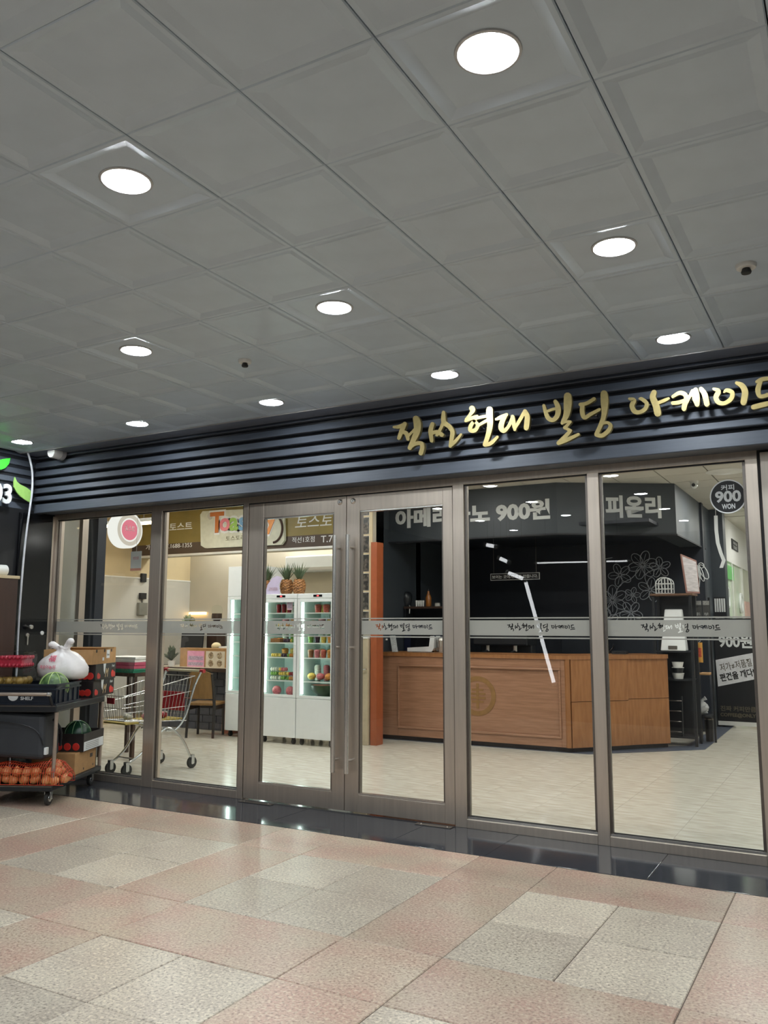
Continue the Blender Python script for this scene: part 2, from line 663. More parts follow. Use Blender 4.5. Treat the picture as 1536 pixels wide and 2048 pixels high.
for i in range(len(gx) - 1):
    for j in range(len(gy) - 1):
        w, d = gx[i] - gx[i + 1], gy[j + 1] - gy[j]
        o = pan(w, d)
        o.location = ((gx[i] + gx[i + 1]) / 2, (gy[j] + gy[j + 1]) / 2, HC + random.uniform(0, 0.0015))
        o.rotation_euler = (random.uniform(-0.002, 0.002), random.uniform(-0.002, 0.002), 0)
box('rear_board', -7.6, 3.4, -4.2, gy[0], HC, HC + 0.03, M_CEIL, ceil)
edge = struct('trim_2', 'slate grey border strip between the ceiling panels and the louvres', 'ceiling trim')
box('border', -7.5, 3.4, 5.616, 5.9, HC - 0.004, HC + 0.03, pm('grey_border_paint', S(116, 124, 138), 0.4), edge)
box('bead', -7.5, 3.4, 5.610, 5.616, HC - 0.006, HC + 0.02, M_RING, edge)


def downlight(x, y, z, label, group, mat, r=0.088, sub=None):
    t = thing('ceiling_downlight', label, 'ceiling light', (x, y, z), 0, group)
    MB().lathe([(r * 1.0, 0.02), (r * 1.02, 0.0), (r * 1.1, -0.005), (r * 1.2, -0.003), (r * 1.22, 0.002), (r * 1.22, 0.02)], 32).build('ring', M_RING, t, smooth=True)
    MB().lathe([(r * 0.6, -0.007), (r * 1.0, 0.0), (r * 1.0, 0.006)], 24).build('diffuser', mat, t)
    return t


LCX = [-0.905, -2.48, -4.02, -5.50, -7.05]
LCY = [2.27, 3.83, 5.29]
names = {(0, 0): 'large bright ceiling downlight nearest the top of the picture', (0, 1): 'ceiling downlight above the word at the right end of the gold sign',
         (0, 2): 'ceiling downlight closest to the right end of the gold sign', (1, 0): 'large ceiling downlight at the upper left of the picture',
         (1, 1): 'ceiling downlight in the middle of the ceiling', (1, 2): 'ceiling downlight just above the gold letters',
         (2, 1): 'ceiling downlight left of the middle with a small detector to its right', (2, 2): 'ceiling downlight above the louvres over the double doors',
         (3, 2): 'ceiling downlight above the louvres over the leftmost panes', (4, 2): 'ceiling downlight in the left corner above the white cable'}
ZL = HC + 0.0100
for i, x in enumerate(LCX):
    for j, y in enumerate(LCY):
        if (i, j) in ((4, 0), (4, 1)):
            continue
        seen = names.get((i, j), 'round ceiling downlight outside the edge of the picture')
        downlight(-5.62 if (i == 3 and j < 2) else x, y, ZL, seen, 'downlights of the arcade ceiling', M_LAMP)
for x in (0.67, 2.2):
    for y in LCY:
        downlight(x, y, ZL, 'round ceiling downlight outside the edge of the picture', 'downlights of the arcade ceiling', M_LAMP)
for x in (-5.5, -4.02, -2.48, -0.905, 0.67):
    for y in (0.70, -0.9, -2.5):
        downlight(x, y, HC + 0.002 if y < gy[0] else ZL, 'round ceiling downlight outside the edge of the picture', 'downlights of the arcade ceiling', M_LAMP)


def detector(px, py, label, r=0.045):
    p = atz(px, py, HC)
    t = thing('smoke_detector', label, 'smoke detector', (p.x, p.y, HC + 0.004))
    MB().lathe([(0.001, -0.012), (r * 0.9, -0.012), (r, -0.002), (r, 0.012)], 20).build('base', M_WHITE, t, smooth=True)
    MB().lathe([(0.001, -0.04), (r * 0.45, -0.038), (r * 0.5, -0.03), (r * 0.36, -0.012)], 16).build('sensor', M_RUBBER, t, smooth=True)


detector(490, 724, 'small round detector on the ceiling left of centre')
detector(1492, 534, 'small round detector on the ceiling near the right edge', 0.05)
p = at(97, 903, 5.62)
t = thing('fire_alarm_sounder', 'white round alarm box in the corner under the ceiling', 'alarm', (p.x, 5.72, p.z))
MB().lathe([(0.001, -0.07), (0.052, -0.07), (0.058, -0.06), (0.058, 0.03)], 24, axis='y').build('housing', M_WHITE, t, smooth=True)
MB().lathe([(0.001, 0.03), (0.062, 0.03), (0.062, 0.075)], 24, axis='y').build('base_plate', M_RING, t, smooth=True)

# ------------------------------------------------------------------ louvred fascia
wf = struct('wall_front', 'dark slate louvred fascia over the shopfront', 'fascia')
box('backing', -7.6, 3.4, FY + 0.07, 6.16, 2.70, 3.42, M_SLATED, wf)
SLATS = [(3.247, 3.279), (3.151, 3.212), (3.059, 3.119), (2.968, 3.027), (2.880, 2.936), (2.797, 2.848), (2.668, 2.765)]


def slat_profile(z0, z1, f):
    # sloping face: the foot stands proud, the head leans back
    return [(f + 0.004, z0), (f, z0 + 0.006), (f + 0.02, z1), (f + 0.075, z1 + 0.012), (f + 0.075, z0)]


for z0, z1 in SLATS:
    pr = slat_profile(z0, z1, FY)
    MB().prism(pr, -7.52, 3.4, axis='x').build('slat', M_SLATE, wf)
box('soffit', -7.5, 3.4, FY + 0.02, YG + 0.02, 2.680, 2.70, M_SLATE, wf)

wl = struct('wall_left', 'black painted side wall with louvred fascia at the left edge', 'wall')
box('plaster', LX - 0.15, LX, -4.2, 6.10, 0, 2.70, M_BLACK, wl)
box('backing', LX - 0.15, LX - 0.03, -4.2, 5.9, 2.70, 3.42, M_SLATED, wl)
for z0, z1 in SLATS:
    pr = [(LX - 0.03 - (a - FY - 0.02), b) for a, b in slat_profile(z0, z1, FY)]
    MB().prism([(a, b) for a, b in pr], 1.0, 5.80, axis='y').build('slat', M_SLATE, wl)

# ------------------------------------------------------------------ gold calligraphy sign
ZA = lambda x, y: (760 + x / 3.84, 720 + y / 3.84)
ZB = lambda x, y: (1140 + x / 3.879, 720 + y / 3.879)
GLYPHS = [
    (ZA, [[(105, 515, 16), (145, 512, 26), (188, 492, 24)], [(190, 490, 30), (168, 540, 34), (145, 600, 26)], [(165, 550, 24), (203, 565, 30), (215, 608, 24)],
          [(212, 590, 20), (240, 560, 18), (270, 530, 20)], [(277, 452, 46), (287, 490, 52), (284, 550, 46), (255, 620, 36), (230, 675, 32)],
          [(230, 672, 26), (270, 645, 26), (315, 640, 30), (326, 672, 30), (314, 716, 32)]]),
    (ZA, [[(402, 492, 30), (388, 545, 32), (396, 620, 26)], [(400, 560, 26), (440, 552, 28), (475, 575, 30)], [(438, 575, 24), (462, 535, 22), (486, 480, 26)],
          [(488, 402, 24), (487, 440, 32), (492, 480, 34), (530, 510, 32), (556, 548, 32), (552, 595, 30), (540, 662, 24)], [(540, 660, 24), (582, 622, 24), (622, 572, 16)]]),
    (ZA, [[(706, 372, 40), (712, 388, 34), (690, 422, 22), (660, 455, 18)], [(658, 468, 20), (700, 448, 26), (745, 432, 22)],
          [(738, 452, 20), (700, 500, 28), (694, 538, 30), (730, 540, 28), (752, 500, 24), (722, 468, 22)], [(735, 450, 20), (790, 436, 22), (825, 432, 20)],
          [(745, 510, 20), (790, 482, 22), (830, 462, 22)], [(842, 382, 46), (842, 430, 48), (846, 500, 40), (830, 580, 34), (806, 650, 30)], [(806, 652, 28), (852, 640, 28), (902, 592, 20)]]),
    (ZA, [[(892, 455, 18), (930, 440, 30), (972, 420, 24)], [(962, 428, 30), (938, 475, 36), (930, 520, 38), (952, 545, 28), (990, 505, 24), (1018, 440, 26)],
          [(1018, 436, 28), (1025, 478, 30), (1036, 535, 22)], [(1036, 525, 20), (1072, 465, 26), (1112, 395, 26)], [(1114, 394, 30), (1132, 440, 38), (1124, 520, 38)]]),
    (ZA, [[(1258, 350, 22), (1272, 400, 28), (1292, 446, 32), (1330, 460, 30), (1364, 420, 36), (1366, 360, 38), (1346, 318, 28)], [(1282, 395, 20), (1320, 380, 20), (1356, 372, 20)],
          [(1441, 278, 54), (1442, 335, 58), (1432, 420, 44), (1400, 484, 26)], [(1398, 486, 20), (1430, 474, 20), (1464, 474, 18)], [(1462, 476, 20), (1420, 522, 24)],
          [(1418, 520, 22), (1464, 542, 22)], [(1462, 545, 24), (1422, 590, 30), (1372, 638, 30)], [(1372, 640, 26), (1440, 612, 28), (1524, 572, 22)]]),
    (ZB, [[(186, 302, 26), (130, 335, 26), (80, 345, 26)], [(98, 345, 30), (94, 400, 34), (112, 446, 30), (160, 420, 26), (228, 384, 22)],
          [(264, 262, 50), (268, 330, 54), (264, 420, 36), (242, 495, 32), (205, 575, 30)], [(206, 580, 30), (250, 586, 30), (298, 548, 30), (314, 508, 26), (290, 486, 22), (252, 492, 22)]]),
    (ZB, [[(460, 300, 18), (496, 312, 32), (480, 352, 34), (497, 395, 34), (536, 405, 28), (582, 380, 30), (594, 335, 28), (556, 302, 26), (540, 300, 16)],
          [(652, 250, 36), (642, 290, 44), (666, 350, 48), (680, 412, 50)], [(690, 330, 24), (735, 312, 24), (764, 298, 18)]]),
    (ZB, [[(797, 284, 22), (850, 255, 28), (892, 268, 32), (902, 305, 34), (890, 345, 36), (884, 376, 36)], [(797, 334, 26), (840, 330, 28), (895, 312, 26)],
          [(905, 330, 22), (930, 280, 24), (952, 240, 26)], [(975, 232, 34), (984, 290, 42), (986, 345, 34)], [(950, 240, 22), (962, 300, 24), (985, 345, 26)],
          [(1018, 226, 32), (1046, 270, 40), (1062, 342, 38)]]),
    (ZB, [[(1114, 224, 18), (1152, 242, 34), (1132, 288, 36), (1152, 328, 32), (1200, 334, 28), (1250, 300, 32), (1258, 252, 32), (1215, 234, 26), (1195, 250, 12)],
          [(1292, 178, 24), (1336, 200, 40), (1358, 250, 46), (1346, 328, 44)]]),
    (ZB, [[(1448, 168, 20), (1490, 150, 30), (1570, 138, 26)], [(1478, 165, 30), (1458, 230, 38), (1478, 282, 30), (1560, 262, 26), (1610, 250, 22)],
          [(1422, 366, 34), (1500, 346, 36), (1640, 318, 30)]]),
]
LY = FY - 0.075
sign = thing('calligraphy_sign', 'raised gold brush-script letters mounted along the dark louvred fascia', 'sign', (0, LY, 0))
GL2 = []          # strokes in flat metres for the small lettering on the glass
for conv, strokes in GLYPHS:
    mb = MB()

    def cv(x, y):
        q = at(x, y, LY)
        return (q.x, q.z)
    for k, st in enumerate(strokes):
        pts = [conv(x, y) + (w / 3.84 * 1.08,) for x, y, w in st]
        stroke_solid(mb, pts, cv, -0.0006 * k, 0.03)
        flat = []
        for x, y, w in pts:
            a, b, c = at(x, y, LY), at(x + w / 2, y, LY), at(x - w / 2, y, LY)
            flat.append((a.x, a.z, abs(b.x - c.x) * 0.85))
        GL2.append(flat)
    mb.build('letter', M_GOLD, sign, bevel=0.0)
    pin = MB()
    xs_ = [v[0] for v in mb.v]
    zs_ = [v[2] for v in mb.v]
    pin.tube([((min(xs_) + max(xs_)) / 2, 0.02, (min(zs_) + max(zs_)) / 2), ((min(xs_) + max(xs_)) / 2, 0.12, (min(zs_) + max(zs_)) / 2)], 0.006, 6)
    pin.build('standoff_pin', M_SSD, sign)

# ------------------------------------------------------------------ shopfront frame, windows, doors
fr = struct('trim_3', 'brushed stainless steel frame of the shopfront', 'shopfront frame')
POSTS = [(-7.455, -7.405), (-6.04, -5.90), (-4.89, -4.832), (-2.778, -2.682), (-1.69, -1.605), (-0.612, -0.535)]
for a, b in POSTS:
    box('post', a, b, YG, 6.15, 0.0, 2.625, M_SS, fr, bevel=0.003)
box('transom', -7.455, -0.535, YG, 6.15, 2.622, 2.69, M_SS, fr, bevel=0.003)
for a, b in ((-7.405, -6.04), (-5.90, -4.89), (-2.682, -1.69), (-1.605, -0.612)):
    box('sill', a, b, YG, 6.15, 0.0, 0.066, M_SS, fr, bevel=0.003)
    box('sill_bead', a, b, YG + 0.012, YG + 0.036, 0.066, 0.082, M_CHROME, fr)
    box('gasket', a, b, YG + 0.036, YG + 0.045, 0.066, 0.088, M_GASKET, fr)
    for x, s in ((a, 1), (b, -1)):
        box('side_bead', min(x, x + s * 0.02), max(x, x + s * 0.02), YG + 0.02, YG + 0.045, 0.082, 2.622, M_SSD, fr)
box('head_gasket', -7.405, -0.61, YG + 0.01, YG + 0.03, 2.612, 2.622, M_GASKET, fr)

# frosted band with the lettering cut out of it
bz0, bz1 = 1.437, 1.552


_cut = []


def cut_piece():
    """piece of frosted film, 0.60 wide, with the brush lettering cut through it"""
    if _cut:
        o = bpy.data.objects.new('frosted_band', _cut[0])
        COL.objects.link(o)
        return o
    tw, w = 0.52, 0.60
    b = MB().box(-w / 2, w / 2, -0.0004, 0.0004, 0, bz1 - bz0).build('frosted_band', M_FILM)
    xs = [p[0] for s in GL2 for p in s]
    zs = [p[1] for s in GL2 for p in s]
    sc = tw / (max(xs) - min(xs))
    cx = (max(xs) + min(xs)) / 2
    cz = (max(zs) + min(zs)) / 2
    c = MB()
    for s in GL2:
        pts = [((x - cx) * sc, (z - cz) * sc + (bz1 - bz0) * 0.52, max(ww * sc, 0.0065)) for x, z, ww in s]
        stroke_solid(c, pts, lambda a, b_: (a, b_), -0.01, 0.01)
    co = c.build('cut', M_FILM)
    md = b.modifiers.new('cut', 'BOOLEAN')
    md.operation = 'DIFFERENCE'
    md.object = co
    md.solver = 'EXACT'
    md.use_self = True
    dg = bpy.context.evaluated_depsgraph_get()
    me = bpy.data.meshes.new_from_object(b.evaluated_get(dg))
    b.modifiers.clear()
    old = b.data
    b.data = me
    bpy.data.meshes.remove(old)
    cm = co.data
    bpy.data.objects.remove(co)
    bpy.data.meshes.remove(cm)
    _cut.append(me)
    return b


def dress_pane(par, x0, x1, z0, z1, y, letters=True, lx=None):
    box('pane', x0, x1, y - 0.005, y + 0.005, z0, z1, M_GLASS, par)
    w = x1 - x0
    cx = (x0 + x1) / 2 + (lx or 0.0)
    b = cut_piece()
    b.parent = par
    b.location = (cx, y - 0.0062, bz0)
    for xa, xb in ((x0, cx - 0.30), (cx + 0.30, x1)):
        box('frosted_band', xa, xb, y - 0.0066, y - 0.0058, bz0, bz1, M_FILM, par)
    for z in (bz0 - 0.022, bz1 + 0.012):
        box('frosted_line', x0, x1, y - 0.0066, y - 0.0058, z, z + 0.010, M_FILM, par)


YP = 6.10
WIN = [(-7.405, -6.04, 'wide fixed pane at the left end behind the loaded trolley', 0.25), (-5.90, -4.89, 'fixed pane between the trolley and the double doors', 0.0),
       (-2.682, -1.69, 'fixed pane right of the double doors in front of the wooden counter', 0.1), (-1.605, -0.612, 'rightmost fixed pane with a round black price sticker', 0.02)]
for i, (a, b, lb, lx) in enumerate(WIN):
    w = struct('window_%d' % (i + 1), lb, 'window')
    dress_pane(w, a + 0.004, b - 0.004, 0.07, 2.62, YP, True, lx)


def door_leaf(name, x0, x1, gx0, gx1, label, handle_x, out):
    d = struct(name, label, 'door')
    ya, yb = YG + 0.008, YG + 0.058
    zt, zb, gt, gb = 2.612, 0.012, 2.478, 0.150
    box('stile', x0, gx0, ya, yb, zb, zt, M_SS, d, bevel=0.003)
    box('stile', gx1, x1, ya, yb, zb, zt, M_SS, d, bevel=0.003)
    box('top_rail', gx0, gx1, ya + 0.001, yb, gt, zt, M_SS, d, bevel=0.002)
    box('bottom_rail', gx0, gx1, ya + 0.001, yb, zb, gb, M_SS, d, bevel=0.002)
    for (a, b, c, e) in ((gx0, gx1, gb, gb + 0.014), (gx0, gx1, gt - 0.012, gt)):
        box('glazing_bead', a, b, ya + 0.006, yb - 0.006, c, e, M_CHROME, d)
    for (a, b) in ((gx0, gx0 + 0.012), (gx1 - 0.012, gx1)):
        box('glazing_bead', a, b, ya + 0.006, yb - 0.006, gb + 0.014, gt - 0.012, M_SSD, d)
    dress_pane(d, gx0 + 0.012, gx1 - 0.012, gb + 0.014, gt - 0.012, YG + 0.033, True, 0.02)
    sx = (gx1 + x1) / 2 if handle_x > (x0 + x1) / 2 else (gx0 + x0) / 2
    for side in (-1, 1):
        y = ya - 0.075 if side < 0 else yb + 0.075
        h = MB().tube([(handle_x, y, 0.32), (handle_x, y, 2.27)], 0.0195, 14).build('pull_handle', M_CHROME, d, smooth=True)
        for z in (0.42, 1.33, 2.165):
            b = MB().tube([(handle_x, y, z), (sx, y, z)], 0.0085, 10)
            b.tube([(sx, y - 0.008 * side, z), (sx, ya if side < 0 else yb, z)], 0.011, 10)
            b.build('bracket', M_CHROME, h, smooth=True)
    lk = MB().lathe([(0.001, -0.014), (0.014, -0.014), (0.024, -0.006), (0.026, 0.004)], 20, (sx, ya, 2.565), axis='y').build('lock_cylinder', M_CHROME, d, smooth=True)
    MB().box(sx - 0.003, sx + 0.003, ya - 0.016, ya - 0.0135, 2.558, 2.572).build('keyhole', M_GASKET, lk)
    return d


door_leaf('door_1', -4.826, -3.781, -4.662, -3.905, 'left leaf of the stainless framed glass double doors', -3.845, -1)
door_leaf('door_2', -3.775, -2.783, -3.645, -2.868, 'right leaf of the stainless framed glass double doors', -3.715, 1)
st = thing('floor_plate', 'scuffed metal pivot plate on the black stone under the left door leaf', 'floor plate', (-4.62, 5.98, 0.0008))
MB().box(-0.17, 0.17, -0.03, 0.03, 0, 0.005).build('plate', M_SSD, st, bevel=0.001)
MB().lathe([(0.001, 0.008), (0.006, 0.007), (0.009, 0.005)][::-1], 10, (-0.13, 0, 0)).build('screw', M_CHROME, st)
MB().lathe([(0.001, 0.008), (0.006, 0.007), (0.009, 0.005)][::-1], 10, (0.13, 0, 0)).build('screw', M_CHROME, st)
st = thing('floor_plate', 'metal pivot plate on the black stone under the right door leaf', 'floor plate', (-2.93, 5.99, 0.0008))
MB().box(-0.15, 0.15, -0.03, 0.03, 0, 0.005).build('plate', M_SSD, st, bevel=0.001)
MB().lathe([(0.001, 0.008), (0.006, 0.007), (0.009, 0.005)][::-1], 10, (-0.11, 0, 0)).build('screw', M_CHROME, st)
MB().lathe([(0.001, 0.008), (0.006, 0.007), (0.009, 0.005)][::-1], 10, (0.11, 0, 0)).build('screw', M_CHROME, st)

wr = struct('wall_right', 'pale brushed metal cladding right of the last pane', 'wall')
box('cladding_panel', -0.515, 0.62, 6.03, 6.16, 0.0, 2.66, pm('pale_steel_cladding', S(196, 188, 176), 0.4, 0.35, 0.05, 8, stretch=(6, 1, 0.3)), wr, bevel=0.003)
box('cladding_panel', 0.63, 1.9, 6.03, 6.16, 0.0, 2.66, MATS['pale_steel_cladding'], wr, bevel=0.003)
box('cladding_panel', 1.91, 3.3, 6.03, 6.16, 0.0, 2.66, MATS['pale_steel_cladding'], wr, bevel=0.003)
box('backing', -0.535, 3.4, 6.06, 6.17, 0, 2.7, M_GASKET, wr)
box('side_wall', 3.3, 3.4, -4.2, 6.1, 0, 3.4, M_CHAR, wr)
wb = struct('wall_back', 'dark shopfronts across the arcade behind the viewer', 'wall')
box('plaster', -7.6, 3.4, -4.3, -4.2, 0, 3.4, pm('far_plaster', S(96, 98, 104), 0.6), wb)

# round sticker on the rightmost pane
c = at(1456, 993, YP - 0.006)
st = thing('price_sticker', 'round black coffee 900 won sticker with white rim on the pane', 'sticker', (c.x, YP - 0.0062, c.z))
MB().lathe([(0.001, -0.0005), (0.117, -0.0005), (0.117, 0.0005)], 40, axis='y').build('rim', M_PRINTW, st)
MB().lathe([(0.001, -0.0010), (0.109, -0.0010), (0.109, 0.0)], 40, axis='y').build('disc', M_PRINTK, st)
text('lettering', '커피', M_PRINTW, st, (0.0, -0.0012, 0.062), w=0.085, h=0.040, depth=0.0004, bold=0.02)
text('lettering', '900', M_PRINTW, st, (0.0, -0.0012, 0.0), w=0.165, h=0.080, depth=0.0004, bold=0.035)
text('lettering', 'WON', M_PRINTW, st, (0.0, -0.0012, -0.068), w=0.085, h=0.036, depth=0.0004, bold=0.03)

# ------------------------------------------------------------------ left wall: door, sign, cable, cabinet
d3 = struct('door_3', 'glossy black service door with knob and hanging keys in the left corner', 'door')
box('leaf', LX, LX + 0.03, 5.62, 6.04, 0.02, 2.66, M_BLACKG, d3, bevel=0.003)
box('edge_strip', LX, LX + 0.036, 6.02, 6.048, 0.0, 2.66, M_SS, d3)
kb = MB().lathe([(0.001, 0.062), (0.02, 0.06), (0.026, 0.045), (0.016, 0.03), (0.012, 0.0)][::-1], 18, (LX + 0.03, 0, 0), axis='x')
p = atx(52, 1254, LX)
for i, v in enumerate(kb.v):
    kb.v[i] = (v[0], v[1] + p.y, v[2] + p.z)
kb.build('knob', M_CHROME, d3, smooth=True)
p2 = atx(50, 1268, LX)
lk = MB().lathe([(0.001, 0.014), (0.02, 0.012), (0.022, 0.0)][::-1], 16, (LX + 0.03, p2.y, p2.z - 0.01), axis='x').build('lock', M_CHROME, d3, smooth=True)
ky = MB().box(LX + 0.045, LX + 0.049, p2.y - 0.005, p2.y + 0.005, p2.z - 0.11, p2.z - 0.02)
ky.tube([(LX + 0.047, p2.y + 0.012 * math.cos(g), p2.z - 0.02 + 0.014 * math.sin(g)) for g in [2 * PI * i / 12 for i in range(12)]], 0.002, 6, closed=True)
ky.build('keys', M_CHROME, lk)
p = atx(80, 1266, LX)
MB().lathe([(0.001, 0.01), (0.02, 0.008), (0.022, 0.0)][::-1], 18, (LX + 0.03, p.y, p.z), axis='x').build('round_plate', M_WHITE, d3, smooth=True)

ns = thing('shop_number_sign', 'white 03 numerals with green leaves on the left fascia', 'sign', (0, 0, 0))
XS = LX + 0.035
a, b = atx(-20, 990, XS), atx(20, 990, XS)
zt, zb = atx(10, 968, XS).z, atx(10, 1008, XS).z
text('numerals', '03', M_PRINTW, ns, (XS + 0.012, (a.y + b.y) / 2, (zt + zb) / 2), w=b.y - a.y, h=zt - zb, rotz=PI / 2, depth=0.02, bold=0.03)
M_LEAF1 = pm('leaf_green_print', S(60, 190, 50), 0.4, 0, 0.12, 12)
M_LEAF2 = pm('lime_leaf_print', S(160, 205, 110), 0.4, 0, 0.1, 12)


def leaf(pxs, mat):
    pts = [atx(x, y, XS + 0.012) for x, y in pxs]
    MB().prism([(p.y, p.z) for p in pts], XS + 0.006, XS + 0.02, axis='x').build('leaf', mat, ns)


leaf([(-22, 918), (-8, 922), (6, 918), (20, 916), (17, 928), (10, 936), (0, 940), (-12, 938)], M_LEAF1)
leaf([(29, 954), (33, 963), (40, 969), (52, 975), (60, 981), (61, 992), (59, 1005), (50, 1000), (40, 993), (32, 984), (27, 974), (27, 964)], M_LEAF2)
cb = MB()
path = [(55, 903), (60, 920), (64, 940), (65, 960), (64, 985), (60, 1015), (55, 1050), (50, 1090), (46, 1130), (42, 1180), (38, 1235), (35, 1290), (33, 1340)]
P3 = [atx(x, y, LX + 0.075) for x, y in path] + [Vector((LX + 0.075, 5.63, 0.4)), Vector((LX + 0.09, 5.62, 0.012))]
P3 = [tuple(v) for v in P3]
o = MB().tube(smooth_path([p for p in P3], 3), 0.0105, 10).build('white_cable', pm('white_conduit', S(214, 216, 222), 0.35), None, smooth=True)
tag(o, 'white cable hanging down the left wall past the leaf sign', 'cable')
cy = atx(34, 1200, LX + 0.30).y
cb = thing('wall_cabinet', 'dark brown wooden cabinet with pale top at the left edge', 'cabinet', (LX, 0, 0))
ct = atx(5, 1150, LX + 0.3).z
M_BROWN = pm('brown_laminate', S(64, 44, 36), 0.45, 0, 0.1, 6, stretch=(3, 3, 0.5))
box('body', 0.002, 0.30, 4.6, cy, 0, ct - 0.03, M_BROWN, cb, bevel=0.003)
box('worktop', 0.002, 0.31, 4.59, cy + 0.012, ct - 0.03, ct, M_BEIGE, cb, bevel=0.003)
t = thing('paper_roll', 'white paper roll lying on the brown cabinet at the left edge', 'paper roll', (LX + 0.15, cy - 0.1, ct))
MB().lathe([(0.02, -0.06), (0.055, -0.06), (0.055, 0.06), (0.02, 0.06)], 20, (0, 0, 0.055), axis='y').build('roll', M_WHITE, t, smooth=True)
MB().lathe([(0.016, -0.062), (0.019, -0.062), (0.019, 0.062), (0.016, 0.062)], 16, (0, 0, 0.055), axis='y').build('core', M_CARD, t, smooth=True)
t = thing('dark_bottle', 'dark bottle standing beside the paper roll on the brown cabinet', 'bottle', (LX + 0.08, cy - 0.15, ct))
MB().lathe([(0.03, 0), (0.034, 0.01), (0.034, 0.16), (0.02, 0.2), (0.014, 0.22), (0.014, 0.25), (0.001, 0.25)], 16).build('bottle_body', M_BLACKG, t, smooth=True)
MB().lathe([(0.015, 0.235), (0.016, 0.262), (0.001, 0.263)], 14).build('cap', M_RUBBER, t, smooth=True)
# ------------------------------------------------------------------ inside: shell
IX0, IX1, IYB = -10.3, 2.3, 26.0
fin = struct('floor_inside', 'polished cream vinyl tile floor inside the arcade', 'floor')
box('screed', IX0 - 0.2, IX1 + 0.2, 6.22, IYB, -0.12, -0.003, M_INJOINT, fin)
nx, ny, tp = 20, 13, 0.602
o0 = None
for i in range(nx):
    for j in range(ny):
        if o0 is None:
            o0 = MB().box(-tp / 2 + 0.0008, tp / 2 - 0.0008, -tp / 2 + 0.0004, tp / 2 - 0.0004, -0.02, 0).build('floor_tile', M_INFLOOR, fin)
            o = o0
        else:
            o = o0.copy()
            COL.objects.link(o)
        o.location = (IX0 + tp * (i + 0.5), 6.22 + tp * (j + 0.5), random.uniform(-0.0004, 0))
box('far_flooring', IX0, IX1, 6.22 + tp * ny, IYB, -0.02, 0, M_INFLOOR, fin)

cin = struct('ceiling_inside', 'white mineral tile ceiling inside the arcade', 'ceiling')
box('slab', IX0 - 0.2, IX1 + 0.2, 6.1, IYB, HI + 0.02, HI + 0.1, pm('ceiling_grid_dark', S(84, 82, 78), 0.7), cin)  # dark slab that shows as grid lines between the tiles
M_CTILE = pm('mineral_tile', S(206, 202, 192), 0.7, 0, 0.03, 60)
o0 = None
for i in range(11):
    for j in range(16):
        x, y = -4.0 + 0.56 * i, 6.45 + 0.56 * j
        if o0 is None:
            o0 = MB().box(-0.272, 0.272, -0.272, 0.272, 0, 0.02).build('ceiling_panel', M_CTILE, cin)
            o = o0
        else:
            o = o0.copy()
            COL.objects.link(o)
        o.location = (x, y, HI)
box('plain_board', IX0, -4.3, 6.16, IYB, HI, HI + 0.02, M_CTILE, cin)
box('plain_board', -4.3, IX1, 15.2, IYB, HI, HI + 0.02, M_CTILE, cin)

wil = struct('wall_left_inside', 'toast shop side wall, grey panel below beige', 'wall')
box('plaster', IX0 - 0.2, IX0, 6.1, 12, 0, HI, M_BEIGE, wil)
box('grey_panel', IX0, IX0 + 0.012, 6.2, 8.75, 0.1, 2.28, M_GREYWALL, wil)
box('grey_panel', IX0, IX0 + 0.012, 8.755, 11.4, 0.1, 2.28, M_GREYWALL, wil)
box('batten', IX0, IX0 + 0.02, 6.2, 11.4, 2.28, 2.30, M_WHITE, wil)
box('return_wall', IX0 - 0.2, -7.46, 6.05, 6.16, 0, 3.42, M_BLACK, wil)
p0, p1 = at(117, 1300, 6.36).x, at(145, 1300, 6.36).x
pt = struct('trim_4', 'pale grey partition with metal edge and navy pillar behind the left pane', 'partition')
box('panel', p0 - 0.06, p1, 6.36, 6.372, 0, HI, glass_mat('frosted_partition', film=(0.78, 0.78, 0.73, 1), keep=0.15, ior=1.2), pt)
box('metal_edge', at(148, 1300, 6.36).x, at(155, 1300, 6.36).x, 6.35, 6.43, 0, HI, M_SS, pt)
p0, p1 = at(160, 1300, 6.5).x, at(185, 1300, 6.5).x
box('pillar', p0, p1, 6.5, 6.62, 0, HI, M_NAVY, pt)
box('rail', at(146, 1400, 6.36).x, p0 + 0.02, 6.40, 6.5, 0, 0.06, M_SSD, pt)

wbi = struct('wall_back_inside', 'pale back wall of the toast shop', 'wall')
box('plaster', IX0, -5.8, 11.3, 11.45, 0, HI, M_CREAM, wbi)
box('header', IX0, -5.8, 9.98, 10.3, 2.62, HI, M_CREAM, wbi)

# partition between the two shops with the picture strip and the orange post
wp = struct('wall_divider', 'wall end between the toast shop and the coffee shop', 'wall')
box('wall_end', -5.80, -5.60, 9.62, 9.74, 0, HI, M_CREAM, wp)
box('plaster', -6.0, -5.83, 9.74, 13.2, 0, HI, M_CREAM, wp)
box('dark_lining', -5.83, -5.80, 9.745, 13.2, 0, HI, M_CHAR, wp)
a, b = at(745, 1300, 9.6).x, at(757, 1300, 9.6).x
box('orange_post', a, b, 9.55, 9.72, 0, at(750, 1085, 9.6).z, pm('orange_lacquer', S(158, 84, 50), 0.4), wp)
ps = thing('photo_strip', 'tall strip of small dark photographs on the wall end behind the right door leaf', 'photo panel', (0, 9.61, 0))
x0, x1 = at(720, 1150, 9.6).x, at(744, 1150, 9.6).x
box('backing', x0, x1, -0.008, 0.008, 1.42, 3.25, M_BEIGE, ps)
